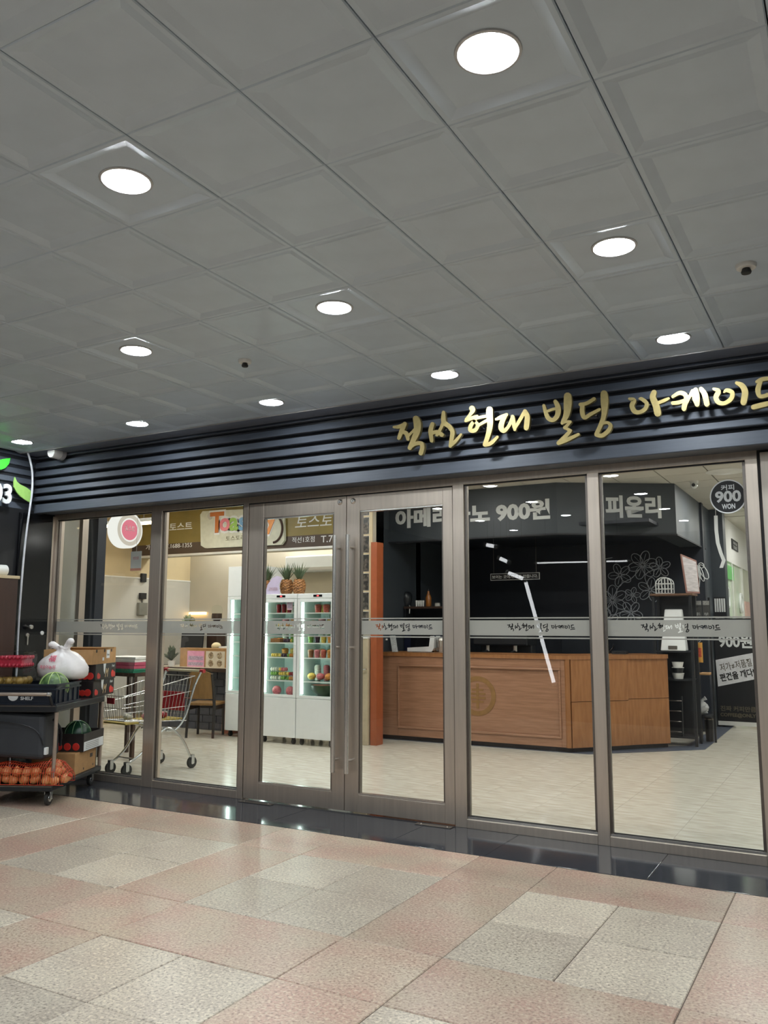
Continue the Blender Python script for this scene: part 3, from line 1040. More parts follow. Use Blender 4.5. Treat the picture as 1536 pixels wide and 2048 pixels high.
for k in range(7):
    zt = 3.2 - 0.25 * k
    pr = box('photo', x0 + 0.012, x1 - 0.05, -0.014, -0.008, zt - 0.22, zt, pm('dark_photo', S(40, 40, 38), 0.35, 0, 0.5, 24, col2=S(120, 110, 100), lo=0.45, hi=0.75), ps)
    box('photo_rim', x0 + 0.008, x1 - 0.046, -0.0095, -0.0079, zt - 0.224, zt + 0.004, M_PRINTW, ps)

# low beige cabinet below the picture strip
t = thing('beige_cabinet', 'narrow beige cabinet with a towel bar below the photo strip', 'cabinet', (0, 9.51, 0))
x0, x1 = -5.80, at(737, 1400, 9.5).x - 0.02
box('body', x0, x1, 0.0, 0.095, 0.0, 1.35, pm('beige_laminate', S(186, 172, 146), 0.4), t, bevel=0.004)
box('worktop', x0, x1 + 0.002, -0.008, 0.095, 1.35, 1.385, M_WHITE, t)
MB().tube([(x0 + 0.03, -0.04, 0.93), (x1 - 0.0, -0.04, 0.96)], 0.009, 8).build('towel_bar', M_CHROME, t, smooth=True)
MB().tube([(x0 + 0.05, -0.04, 0.93), (x0 + 0.05, 0.0, 0.93)], 0.006, 6).build('bracket', M_CHROME, t)
MB().tube([(x1 - 0.02, -0.04, 0.958), (x1 - 0.02, 0.0, 0.958)], 0.006, 6).build('bracket', M_CHROME, t)

# coffee shop shell
wc = struct('wall_coffee', 'dark charcoal walls of the coffee shop', 'wall')
box('back_wall', -5.8, -1.97, 13.2, 13.35, 0, HI, M_NAVY, wc)
box('side_return', -2.15, -2.0, 13.35, 14.1, 0, HI, M_CHAR, wc)
box('end_column', -2.15, -1.80, 14.1, 14.38, 0, HI, M_CHAR, wc)
BZ0, BZ1 = 2.70, HI
bh = struct('wall_bulkhead', 'charcoal bulkhead over the coffee counter carrying white lettering', 'bulkhead')
pts = [(-5.8, 10.45), (-3.32, 10.45), (-2.0, 11.28), (-2.0, 13.6), (-2.3, 13.6), (-2.3, 11.45), (-3.4, 10.75), (-5.8, 10.75)]
MB().prism(pts, BZ0, BZ1, axis='z').build('fascia_board', M_CHAR, bh)
box('shop_ceiling', -5.8, -2.2, 10.6, 13.2, BZ0 + 0.1, BZ0 + 0.14, M_NAVY, bh)
MB().prism([(-5.8, 10.44), (-3.317, 10.44), (-1.99, 11.275), (-1.99, 13.6), (-2.01, 13.6), (-2.01, 11.285), (-3.323, 10.455), (-5.8, 10.455)], BZ0 - 0.02, BZ0, axis='z').build('lower_trim', M_SLATED, bh)
a, b = at(791, 1033, 10.45), at(1100, 1012, 10.45)
za, zb = at(1080, 1035, 10.45).z, at(1080, 993, 10.45).z
text('lettering', '아메리카노 900원', M_PRINTW, bh, ((a.x + b.x) / 2, 10.449, 3.02), w=b.x - a.x, h=0.27, depth=0.006, bold=0.045)
ang = math.atan2(11.28 - 10.45, -2.0 + 3.32)
L2 = math.hypot(1.32, 0.83)


def on2(px, py):
    """point of the angled bulkhead face under a picture position"""
    d = ray(px, py)
    n = Vector((math.sin(ang), -math.cos(ang), 0))
    o = Vector((-3.32, 10.45, 0))
    return EYE + d * ((o - EYE).dot(n) / d.dot(n))


a, b = on2(1172, 1014), on2(1322, 1014)
c = (a + b) / 2
zt, zb = on2(1250, 991).z, on2(1250, 1036).z
text('lettering', '커피온리', M_PRINTW, bh, (c.x + 0.001 * math.sin(ang), c.y - 0.001 * math.cos(ang), (zt + zb) / 2), w=(b - a).length, h=zt - zb, rotz=ang, depth=0.006, bold=0.04)

# corridor running back on the right
wk = struct('wall_corridor', 'white corridor wall with lit shop windows beyond the coffee shop', 'wall')
box('upper_wall', -2.06, -1.9, 14.38, IYB, 2.62, HI, M_WHITE, wk)
box('plinth', -2.06, -1.9, 14.38, IYB, 0, 0.2, M_WHITE, wk)
M_PALEG = pm('pale_green_window', S(196, 214, 190), 0.25, 0, 0.12, 0.9, col2=S(230, 232, 214), lo=0.4, hi=0.6)
for k in range(8):
    y0 = 14.39 + k * 1.45
    box('shop_window', -2.02, -1.93, y0, y0 + 1.37, 0.2, 2.62, M_PALEG, wk)
    box('window_post', -2.05, -1.895, y0 + 1.37, y0 + 1.45, 0.2, 2.62, M_WHITE, wk)
box('end_wall', -2.06, IX1, IYB - 0.1, IYB, 0, HI, M_WHITE, wk)
box('right_wall', IX1, IX1 + 0.15, 6.1, IYB, 0, HI, M_WHITE, wk)
box('green_sign', -1.93, -1.90, 14.9, 16.0, 2.32, 2.55, pm('green_sign_print', S(110, 190, 110), 0.4), wk)
box('pink_panel', -1.93, -1.905, 17.6, 18.9, 0.4, 2.0, pm('pink_print', S(226, 190, 180), 0.5), wk)
for yy, zz, rr in ((15.1, 2.0, 0.16), (16.9, 1.95, 0.16)):
    MB().tube([(-1.91, yy + rr * math.cos(g), zz + rr * math.sin(g)) for g in [2 * PI * i / 24 for i in range(24)]], 0.03, 6, closed=True).build('ring_logo', M_PRINTW, wk)
    MB().lathe([(0.001, 0.02), (0.07, 0.02), (0.07, 0.0)][::-1], 16, (-1.93, yy, zz), axis='x').build('ring_logo_centre', MATS['green_sign_print'], wk)
t = thing('corridor_sign', 'small dark notice high on the white corridor wall', 'notice', (-1.9, 16.3, 2.97))
box('board', 0.001, 0.015, -0.42, 0.42, -0.09, 0.09, M_BLACK, t)
text('lettering', '화장실', M_PRINTW, t, (0.0155, 0, 0.03), w=0.5, h=0.05, rotz=PI / 2, depth=0.001)
text('lettering', 'TOILET', M_PRINTW, t, (0.0155, 0, -0.045), w=0.5, h=0.05, rotz=PI / 2, depth=0.001)

# lamps inside: first two in view, the others unseen, added to brighten the interior
ILS = [(-2.53, 8.9), (-1.45, 11.9), (-2.9, 7.4), (-1.2, 7.4), (-1.2, 9.4), (0.5, 7.4), (0.5, 9.4), (0.5, 12.0), (-4.6, 7.4), (-4.6, 9.0), (-6.3, 7.4), (-8.0, 7.2), (-6.3, 8.6), (-8.2, 8.6), (-9.5, 7.4), (-9.3, 10.9), (-8.0, 11.0), (-6.8, 11.0), (0.2, 14.5), (0.2, 17.0), (0.2, 20.0), (-1.0, 23.0), (-1.0, 13.6), (-1.0, 15.8)]
lb = {0: 'recessed downlight inside above the angled bulkhead lettering', 1: 'bright lamp inside behind the round price sticker'}
for i, (x, y) in enumerate(ILS):
    downlight(x, y, HI - 0.001, lb.get(i, 'unseen round downlight added in the ceiling to brighten the interior'), 'downlights inside', M_LAMPI, 0.10)
p = atz(1450, 943, HI)
t = thing('round_ceiling_vent', 'round white ceiling vent inside above the price sticker', 'vent', (p.x, p.y, HI))
for rr in (0.22, 0.16, 0.10, 0.05):
    MB().lathe([(rr - 0.035, -0.01 - (0.22 - rr) * 0.08), (rr, -0.004), (rr, 0.0)], 32).build('vent_ring', M_WHITE, t, smooth=True)
p = atz(1388, 962, HI)
t = thing('security_camera', 'small white dome camera on the ceiling inside beside the bulkhead', 'camera', (p.x, p.y, HI))
MB().lathe([(0.001, -0.035), (0.05, -0.03), (0.055, 0.0)], 18).build('mount', M_WHITE, t, smooth=True)
MB().ball((0, -0.02, -0.06), 0.045).build('camera_ball', M_WHITEG, t, smooth=True)
MB().lathe([(0.001, -0.05), (0.022, -0.048), (0.024, -0.02)], 14, (0, -0.02, -0.06), axis='y').build('lens', M_BLACKG, t, smooth=True)

# ------------------------------------------------------------------ toast shop sign
tsn = thing('toast_shop_sign', 'long olive and brown toast shop sign board with plaque and phone numbers', 'sign', (0, 9.9, 0))
x0, x1 = -10.28, -5.82
box('olive_board', x0, x1, 0, 0.07, 2.80, HI, pm('olive_print', S(132, 116, 58), 0.4, 0, 0.08, 4), tsn)
box('brown_strip', x0, x1, -0.006, 0.07, 2.63, 2.80, pm('brown_print', S(70, 56, 46), 0.4, 0, 0.05, 4), tsn)
box('lower_edge', x0, x1, -0.012, 0.075, 2.60, 2.63, M_WHITE, tsn)
pl = [(at(x, y, 9.87).x, at(x, y, 9.87).z) for x, y in ((403, 1030), (407, 1024), (560, 1017), (567, 1024), (569, 1080), (563, 1088), (412, 1095), (404, 1090))]
pq = MB().prism(pl, -0.045, -0.006).build('plaque', pm('ivory_plaque', S(206, 208, 190), 0.4), tsn, bevel=0.012)
cols = [S(190, 110, 50), S(226, 130, 140), S(150, 190, 90), S(110, 160, 200), S(150, 190, 90), S(226, 130, 140), S(190, 110, 50), S(232, 150, 70)]
px = [434, 450, 468, 485, 500, 514, 527, 542]
for k, ch in enumerate('Toastory'):
    q = at(px[k], 1050 - (px[k] - 434) * 0.045, 9.85)
    text('letter', ch, pm('letter_colour_%d' % k, cols[k], 0.4), pq, (q.x, -0.047, q.z + (0.04 if ch == 'T' else (-0.03 if ch == 'y' else 0))), h=0.32 if ch == 'T' else (0.28 if ch == 'y' else (0.27 if ch == 't' else 0.2)), depth=0.012, bold=0.03)
    text('letter_halo', ch, M_PRINTW, pq, (q.x, -0.0455, q.z + (0.04 if ch == 'T' else (-0.03 if ch == 'y' else 0))), h=0.38 if ch == 'T' else (0.34 if ch == 'y' else (0.33 if ch == 't' else 0.27)), depth=0.004, bold=0.07)
q = at(546, 1058, 9.85)
MB().tube([(q.x + 0.17 * math.cos(g), -0.05, q.z + 0.2 * math.sin(g)) for g in [-1.5 + 0.2 * i for i in range(14)]], 0.018, 8).build('brown_arc', M_BROWN, pq, smooth=True)
q = at(470, 1076, 9.85)
text('lettering', '토스토리', pm('olive_ink', S(90, 86, 50), 0.5), pq, (q.x, -0.047, q.z), w=0.36, h=0.075, depth=0.002, bold=0.0)
q = at(420, 1032, 9.85)
MB().lathe([(0.001, -0.055), (0.05, -0.055), (0.055, -0.045)], 18, (q.x, 0, q.z), axis='y').build('rivet', M_GREYWALL, pq, smooth=True)
for (bd, xa, xb, yy, hh, bo, sl, tl) in (('가맹문의 T.1688-1355', 290, 382, 1092, 0.085, 0.0, 0, 0), ('우리 토스트', 302, 382, 1054, 0.13, 0.01, 0, 0), ('토스토리', 588, 690, 1041, 0.2, 0.0, 0.25, 0.0),
                                     ('적선1호점', 583, 628, 1079, 0.085, 0.0, 0, 0), ('T.720', 641, 682, 1077, 0.095, 0.0, 0, 0)):
    a, b = at(xa, yy, 9.88), at(xb, yy, 9.88)
    c = at((xa + xb) / 2, yy, 9.88)
    text('lettering', bd, M_PRINTW, tsn, (c.x, -0.0065 if c.z < 2.8 else -0.0005, c.z), w=b.x - a.x, h=hh, depth=0.004, bold=bo, slant=sl)

# round lightbox sign
c = at(258, 1060, 7.6)
rs = thing('round_lightbox_sign', 'round white illuminated drum sign with a pink centre behind the left pane', 'sign', (c.x, 7.6, c.z))
M_LBOX = em('lightbox_white', (1.0, 0.98, 0.92, 1), 0.62)
MB().lathe([(0.001, -0.15), (0.2, -0.15), (0.225, -0.14), (0.23, -0.09), (0.222, -0.075), (0.2, -0.07), (0.2, -0.06), (0.222, -0.055), (0.23, -0.04), (0.23, 0.0), (0.215, 0.01), (0.001, 0.01)][::1], 40, axis='x').build('drum', M_LBOX, rs, smooth=True)
MB().lathe([(0.001, 0.016), (0.128, 0.016), (0.13, 0.009)][::-1], 36, axis='x').build('pink_disc', em('lightbox_pink', (0.9, 0.25, 0.32, 1), 0.55), rs)
MB().lathe([(0.15, 0.009), (0.15, 0.013), (0.2, 0.013), (0.2, 0.009)][::-1], 40, axis='x', caps=False).build('lettered_ring', em('lightbox_beige', (0.8, 0.72, 0.6, 1), 0.5), rs)
text('lettering', '토스트', M_PRINTW, rs, (0.0165, 0, 0.02), w=0.16, h=0.06, rotz=PI / 2, depth=0.002)
MB().tube([(-0.07, 0, 0.22), (-0.07, 0, HI - c.z)], 0.012, 8).build('hanger_rod', M_SSD, rs)
t = thing('notice_paper', 'white notice with pink writing hanging on the first mullion inside', 'notice', tuple(at(272, 1122, 6.3)))
box('sheet', -0.075, 0.075, -0.001, 0.001, -0.10, 0.10, M_WHITE, t)
box('pink_border', -0.075, 0.075, -0.0016, -0.001, -0.10, -0.075, pm('salmon_print', S(214, 150, 130), 0.5), t)
text('lettering', '영업중', pm('pink_ink', S(200, 80, 110), 0.5), t, (0, -0.0016, 0.03), w=0.08, h=0.03, depth=0.0006)
MB().tube([(0, 0, 0.1), (0, 0, HI - t.location.z)], 0.0015, 5).build('string', M_WHITE, t)

# warm batten lamp
a, b = at(180, 1053, 8.6), at(296, 1043, 8.6)
t = thing('batten_lamp', 'warm light batten across the toast shop behind the round sign', 'lamp', ((a.x + b.x) / 2, 8.6, a.z))
w = (b.x - a.x) / 2 + 0.25
box('housing', -w, w, -0.05, 0.05, 0.0, 0.05, M_WHITE, t, bevel=0.004)
box('diffuser', -w + 0.02, w - 0.02, -0.045, 0.045, -0.03, 0.0, em('warm_tube', (1.0, 0.72, 0.4, 1), 14.0), t, bevel=0.01)
for s in (-0.6, 0.6):
    MB().tube([(w * s, 0, 0.05), (w * s, 0, HI - a.z)], 0.006, 6).build('hanger', M_SSD, t)

# electrical boxes on the side wall
eb = atx(283, 1186, IX0 + 0.012)
t = thing('switch_board', 'grey junction box with two black switches on the side wall', 'switch box', (IX0 + 0.012, eb.y, eb.z))
box('lower_case', 0, 0.06, -0.09, 0.09, -0.36, -0.16, pm('grey_case', S(120, 120, 112), 0.5), t, bevel=0.004)
box('black_switch', 0, 0.05, -0.06, 0.07, -0.1, 0.0, M_BLACKP, t, bevel=0.004)
box('black_switch', 0, 0.05, -0.045, 0.055, 0.18, 0.32, M_BLACKP, t, bevel=0.004)
MB().tube([(0.02, 0.0, -0.16), (0.02, 0.0, -0.1)], 0.008, 6).build('conduit', M_RUBBER, t)

# ------------------------------------------------------------------ brick counter in the toast shop
bc = thing('brick_counter', 'serving counter with dark grey brick front and wooden top', 'counter', (0, 9.75, 0))
cx0, cx1 = -9.72, -7.78
box('core', cx0, cx1, 0.03, 0.5, 0, 0.84, pm('pale_mortar', S(150, 150, 150), 0.8), bc)
M_BRICK = pm('slate_brick', S(70, 72, 80), 0.55, 0, 0.15, 10)
bm0 = None
for r in range(8):
    n = 0
    x = cx0 - (0.13 if r % 2 else 0)
    while x < cx1 - 0.02:
        a, b = max(x, cx0), min(x + 0.255, cx1)
        if b - a > 0.2:
            if bm0 is None:
                bm0 = MB().box(0, 0.249, 0, 0.03, 0, 0.098).build('brick', M_BRICK, bc)
                o = bm0
            else:
                o = bm0.copy()
                COL.objects.link(o)
            o.location = (a + 0.003, random.uniform(-0.001, 0.001), r * 0.105 + 0.004)
        else:
            MB().box(0, b - a - 0.006, 0, 0.03, 0, 0.098).build('brick', M_BRICK, bc).location = (a + 0.003, 0, r * 0.105 + 0.004)
        x += 0.26
box('worktop', cx0, cx1, -0.16, 0.55, 0.845, 0.90, M_DWOOD, bc, bevel=0.006)
box('worktop_cover', cx0 + 0.3, cx1, -0.15, 0.5, 0.90, 0.905, pm('lace_cover', S(214, 204, 186), 0.7, 0, 0.15, 60), bc)

ct = 0.905


def pot_plant(name, label, loc, potr, poth, n, ln, cup=M_WHITE, col=None, spread=0.7):
    t = thing(name, label, 'plant', loc)
    MB().lathe([(potr * 0.75, 0), (potr, poth), (potr * 1.05, poth), (potr * 0.9, poth - 0.005), (0.001, poth - 0.012)], 16).build('pot', cup, t, smooth=True)
    rnd = random.Random(n * 31)
    for i in range(n):
        g = rnd.uniform(0, 2 * PI)
        e = rnd.uniform(0.15, spread)
        l = ln * rnd.uniform(0.6, 1.1)
        d = Vector((math.cos(g) * math.sin(e), math.sin(g) * math.sin(e), math.cos(e)))
        s = Vector((-math.sin(g), math.cos(g), 0)) * l * 0.16
        b0 = Vector((0, 0, poth - 0.01))
        mid = b0 + d * l * 0.55 + Vector((0, 0, l * 0.06))
        tip = b0 + d * l - Vector((0, 0, l * 0.12 * e))
        dn = Vector((0, 0, -0.002))
        MB().add([b0, mid - s, tip, mid + s, b0 + dn, mid - s + dn, tip + dn, mid + s + dn], [(0, 1, 2, 3), (7, 6, 5, 4), (0, 4, 5, 1), (1, 5, 6, 2), (2, 6, 7, 3), (3, 7, 4, 0)]).build('leaf', col, t)
    return t


M_FOL = pm('dark_foliage', S(52, 66, 44), 0.5, 0, 0.25, 14)
M_PALEF = pm('pale_succulent', S(150, 162, 130), 0.5, 0, 0.15, 14)
p = at(348, 1325, 9.62)
pot_plant('potted_plant', 'bushy dark green pot plant at the left end of the brick counter', (p.x - 0.06, 9.63, ct), 0.06, 0.09, 26, 0.25, M_WHITE, M_FOL, 1.1)
cbx = thing('display_carton', 'long cardboard carton carrying posters on the brick counter', 'carton', (0, 9.70, ct))
a, b = at(360, 1310, 9.7).x, -7.82
box('carton_body', a, b, 0, 0.16, 0, 0.27, M_CARD, cbx, bevel=0.004)
box('carton_rim', a - 0.004, b + 0.004, -0.004, 0.164, 0.262, 0.276, M_CARD, cbx)
q0, q1 = at(374, 1315, 9.69).x, at(408, 1315, 9.69).x
pp = box('pink_poster', q0, q1, -0.004, -0.001, 0.0, 0.235, pm('pink_poster_paper', S(226, 160, 190), 0.5), cbx)
box('poster_text_block', q0 + 0.02, q1 - 0.02, -0.0052, -0.004, 0.10, 0.16, pm('mauve_print', S(180, 160, 180), 0.5, 0, 0.3, 60), pp)
box('poster_text_block', q0 + 0.02, q1 - 0.02, -0.0052, -0.004, 0.02, 0.07, MATS['mauve_print'], pp)
q0, q1 = at(411, 1315, 9.69).x, at(449, 1315, 9.69).x
pc = box('photo_card', q0, q1, -0.004, -0.001, 0.0, 0.235, pm('ivory_card', S(216, 206, 186), 0.5), cbx)
for i in range(2):
    for j in range(2):
        cx_, cz_ = q0 + (q1 - q0) * (0.27 + 0.46 * i), 0.06 + 0.115 * j
        MB().lathe([(0.001, -0.0075), (0.045, -0.0065), (0.05, -0.004)], 14, (cx_, 0, cz_), axis='y').build('food_picture', pm('food_print', S(110, 84, 60), 0.5, 0, 0.5, 40, col2=S(196, 180, 150)), pc)
p = at(380, 1282, 9.95)
mo = thing('monitor_back', 'dark slanted screen standing behind the carton on the brick counter', 'monitor', (p.x, 9.98, ct))
MB().hexa([(-0.22, 0, 0.22), (0.2, 0, 0.22), (0.2, 0.04, 0.22), (-0.22, 0.04, 0.22), (-0.26, 0.06, 0.52), (0.18, 0.06, 0.52), (0.18, 0.1, 0.52), (-0.26, 0.1, 0.52)]).build('screen', M_BLACKP, mo, bevel=0.006)
box('stand', -0.06, 0.05, 0.03, 0.07, 0.01, 0.26, M_BLACKP, mo)
box('foot', -0.12, 0.11, -0.02, 0.16, 0, 0.012, M_BLACKP, mo, bevel=0.004)


def utensil_cup(loc):
    t = thing('utensil_cup', 'white box of black plastic cutlery beside the dark screen', 'cutlery holder', loc)
    box('box_body', -0.055, 0.055, -0.05, 0.05, 0, 0.15, M_WHITE, t, bevel=0.004)
    box('cup_print', -0.03, 0.03, -0.052, -0.05, 0.04, 0.12, pm('teal_print', S(130, 180, 180), 0.5), t)
    for i in range(9):
        g = random.uniform(0, 2 * PI)
        MB().tube([(0.03 * math.cos(g), 0.03 * math.sin(g), 0.12), (0.07 * math.cos(g) - 0.02, 0.05 * math.sin(g), 0.27)], [0.003, 0.008], 6).build('cutlery', M_BLACKP, t)


p = at(407, 1294, 9.93)
utensil_cup((p.x, 9.93, ct + 0.0))
bpy.context.view_layer.update()
p = at(432, 1290, 9.95)
t = thing('wicker_basket', 'tan basket with wrapped sandwiches behind the photo card', 'basket', (p.x - 0.02, 9.98, ct))
MB().lathe([(0.07, 0), (0.085, 0.24), (0.09, 0.25), (0.08, 0.24), (0.06, 0.1)], 18).build('basket_wall', M_CARD, t, smooth=True)
MB().ball((0.0, 0, 0.30), 0.075, 0.075, 0.06).build('wrap', pm('cream_wrap', S(226, 212, 170), 0.5), t, smooth=True)
MB().ball((0.02, 0.02, 0.27), 0.06, 0.06, 0.05).build('wrap', M_CARD, t, smooth=True)
p = at(450, 1285, 9.95)
t = thing('dark_tray', 'dark tray with a white rim beside the fridge on the brick counter', 'tray', (p.x + 0.03, 10.0, ct))
box('tray_body', -0.09, 0.09, -0.1, 0.1, 0, 0.27, M_BLACKP, t, bevel=0.006)
MB().box(-0.1, 0.1, -0.11, 0.11, 0.27, 0.30).build('tray_rim', M_WHITE, t, bevel=0.006)
p = at(436, 1240, 10.4)
t = thing('coffee_grinder', 'dark brown grinder with curved spout and clear hopper beside the fridge', 'grinder', (p.x, 10.3, ct))
box('stand_body', -0.05, 0.16, -0.1, 0.1, 0, 0.62, M_DWOOD, t, bevel=0.01)
MB().tube(smooth_path([(-0.28, 0, 0.42), (-0.25, 0, 0.56), (-0.16, 0, 0.63), (-0.02, 0, 0.64), (0.1, 0, 0.64)], 4), 0.032, 10).build('spout', M_DWOOD, t, smooth=True)
MB().lathe([(0.05, 0.62), (0.085, 0.72), (0.085, 0.88), (0.06, 0.92), (0.001, 0.93)], 18, (0.06, 0, 0)).build('hopper', M_GLASSF, t, smooth=True)
MB().lathe([(0.001, 0.63), (0.08, 0.72), (0.08, 0.80), (0.001, 0.80)], 18, (0.06, 0, 0)).build('beans', M_DWOOD, t, smooth=True)
p = at(375, 1236, 10.6)
pot_plant('succulent', 'pale round succulent on the ledge above the frosted band', (p.x, 10.6, 1.50), 0.05, 0.03, 14, 0.22, M_WHITE, M_PALEF, 1.3)
o = MB().box(-10.28, -8.3, 10.47, 10.77, 0, 1.50).build('back_counter', M_GREYWALL, None, bevel=0.005)
tag(o, 'pale grey high back counter behind the brick counter', 'counter')
p = at(378, 1231, 10.5)
o = MB().ball((p.x - 0.02, 10.6, 1.58), 0.05, 0.05, 0.08).build('avocado', pm('olive_fruit', S(110, 104, 66), 0.5), None, smooth=True)
tag(o, 'olive brown fruit standing among the pale succulent leaves', 'fruit')
p0, p1 = at(330, 1229, 10.9), at(360, 1229, 10.9)
t = thing('shelf_light', 'short warm strip light on the back wall', 'lamp', (-10.05, 11.277, p0.z + 0.02))
box('strip', -0.2, 0.16, -0.03, 0.02, -0.02, 0.02, em('amber_strip', (1, 0.62, 0.25, 1), 4.0), t)
box('strip_case', -0.21, 0.17, -0.02, 0.02, 0.02, 0.035, M_WHITE, t)

# AC unit and slatted blind on the back wall
a, b = at(596, 1140, 11.1), at(700, 1150, 11.1)
t = thing('air_conditioner', 'white wall air conditioner above the glass fridges', 'air conditioner', ((a.x + b.x) / 2, 11.297, at(640, 1140, 11.1).z + 0.1))
box('case', -0.75, 0.6, -0.2, 0.0, -0.12, 0.14, M_WHITEG, t, bevel=0.02)
box('outlet_flap', -0.7, 0.5, -0.212, -0.19, -0.1, -0.05, M_GREYWALL, t)
bl = thing('slatted_blind', 'beige slatted blind on the wall behind the pineapples', 'blind', (-6.35, 11.297, 0))
for k in range(8):
    box('slat', -0.9, 0.53, -0.02, 0.0, 1.95 + 0.055 * k, 1.985 + 0.055 * k, M_BEIGE, bl)
box('head_rail', -0.92, 0.54, -0.03, 0.0, 2.42, 2.45, M_WHITE, bl)
# ------------------------------------------------------------------ glass fridges
M_LED = em('fridge_led', (0.85, 1.0, 0.95, 1), 7.0)
M_SHELF = glass_mat('shelf_glass', (0.9, 0.97, 0.95, 1), 1.3)
M_FIN = pm('fridge_lining', S(214, 226, 222), 0.4, 0, 0.02)
SHELF_Z = [0.62, 0.80, 1.10, 1.29, 1.50, 1.68]


def fridge(x0, x1, y, label, led_side, top=1.93, header=0.065, disp=True):
    w, dp = x1 - x0, 0.56
    t = thing('glass_fridge', label, 'fridge', (x0, y, 0), 0, 'white glass fronted fridges')
    box('lower_panel', 0.0, w, 0.0, dp, 0.085, 0.585, M_WHITEG, t, bevel=0.006)
    box('header', 0.0, w, 0.0, dp, top - header, top, M_WHITEG, t, bevel=0.006)
    box('back_panel', 0.0, w, dp - 0.03, dp, 0.585, top - header, M_FIN, t)
    box('side_panel', 0.0, 0.02, 0.03, dp - 0.03, 0.585, top - header, M_FIN, t)
    box('side_panel', w - 0.02, w, 0.03, dp - 0.03, 0.585, top - header, M_FIN, t)
    d = MB().box(0, 0.045, 0, 0.03, 0.59, top - header - 0.004).box(w - 0.045, w, 0, 0.03, 0.59, top - header - 0.004)
    d.box(0.045, w - 0.045, 0, 0.03, 0.59, 0.625).box(0.045, w - 0.045, 0, 0.03, top - header - 0.045, top - header - 0.004)
    d = d.build('door', M_WHITEG, t, bevel=0.003)
    box('door_glass', 0.045, w - 0.045, 0.01, 0.018, 0.625, top - header - 0.045, M_GLASSF, d)
    hx = w - 0.022
    box('handle', hx - 0.012, hx + 0.012, -0.018, 0.0, 1.15, 1.27, M_WHITE, d, bevel=0.004)
    if disp:
        e = box('display', w * 0.44, w * 0.68, -0.003, 0.001, top - header + 0.02, top - header + 0.047, M_BLACKG, t)
        box('red_digits', w * 0.54, w * 0.59, -0.004, -0.0028, top - header + 0.026, top - header + 0.041, em('red_led', (1, 0.05, 0.05, 1), 3.0), e)
    lx = 0.05 if led_side < 0 else w - 0.05
    box('led_strip', lx - 0.01, lx + 0.01, 0.05, 0.07, 0.64, top - header - 0.05, M_LED, t)
    for z in SHELF_Z[1:]:
        sh = box('shelf', 0.022, w - 0.022, 0.06, dp - 0.03, z - 0.008, z, M_SHELF, t)
        box('shelf_rim', 0.022, w - 0.022, 0.055, 0.06, z - 0.011, z + 0.004, M_WHITE, sh)
    for cx in (0.06, w - 0.06):
        for cy in (0.06, dp - 0.06):
            c = MB().lathe([(0.001, -0.014), (0.034, -0.014), (0.036, 0.0), (0.034, 0.014), (0.001, 0.014)], 14, (cx, cy, 0.036), axis='x')
            c.box(cx - 0.018, cx + 0.018, cy - 0.02, cy + 0.02, 0.06, 0.086)
            c.build('caster', M_RUBBER, t)
    return t


F1 = (at(450, 1475, 9.32).x, -7.2, 9.30)
F2 = (-7.0, -6.415, 9.08)
F3 = (-6.405, -5.84, 9.08)
fridge(F1[0], F1[1], F1[2], 'white glass fridge half hidden by the left door jamb beside the chair', -1, 2.34, 0.42, True)
fridge(F2[0], F2[1], F2[2], 'white glass fridge with boxed fruit, left of the pair behind the left door', -1)
fridge(F3[0], F3[1], F3[2], 'white glass fridge with a cut watermelon, right of the pair behind the left door', -1)


def fm(nm, c, var=0.3, sc=50):
    return pm('food_' + nm, c, 0.4, 0, var, sc)


FR = {'red': fm('red', S(150, 30, 36)), 'pink': fm('pink', S(206, 110, 116)), 'green': fm('green', S(120, 160, 70)), 'yellow': fm('yellow', S(224, 190, 90)),
      'orange': fm('orange', S(220, 140, 60)), 'brown': fm('brown', S(150, 96, 56)), 'white': fm('white', S(220, 216, 200)), 'purple': fm('purple', S(70, 40, 60)), 'melon': fm('melon', S(206, 96, 80))}
M_CLEAR = glass_mat('clear_plastic', (0.96, 0.97, 0.97, 1), 1.3)


def cup(loc, col, label, group, r=0.045, h=0.1, lid=True):
    t = thing('fruit_cup', label, 'fruit cup', loc, 0, group)
    MB().lathe([(r * 0.75, 0), (r, h), (r * 0.96, h), (r * 0.7, 0.004)], 14).build('cup_wall', M_CLEAR, t, smooth=True)
    MB().lathe([(0.001, 0.004), (r * 0.68, 0.004), (r * 0.9, h * 0.8), (r * 0.6, h * 0.92), (0.001, h * 0.95)], 12).build('fruit', FR[col], t, smooth=True)
    if lid:
        MB().lathe([(r * 1.04, h), (r * 1.0, h + 0.006), (r * 0.7, h + 0.03), (0.001, h + 0.036)], 14).build('lid', M_CLEAR, t, smooth=True)
    return t


def punnet(loc, col, label, group, w=0.11, d=0.12, h=0.045, n=6):
    t = thing('fruit_punnet', label, 'fruit box', loc, 0, group)
    MB().hexa([(-w * .45, -d * .45, 0), (w * .45, -d * .45, 0), (w * .45, d * .45, 0), (-w * .45, d * .45, 0), (-w / 2, -d / 2, h), (w / 2, -d / 2, h), (w / 2, d / 2, h), (-w / 2, d / 2, h)]).build('box_wall', M_CLEAR, t)
    rnd = random.Random(int(loc[0] * 1000 + loc[2] * 77))
    q = max(w, d) / 6
    for i in range(n):
        x = (i % 3 - 1) * w * 0.28
        y = (i // 3 - 0.5) * d * 0.42
        MB().ball((x, y, h * 0.55), q * 0.85, q, h * 0.5, 8, 6).build('fruit_piece', FR[col] if i % 3 else FR[rnd.choice(['yellow', 'green', 'white', col])], t, smooth=True)
    return t


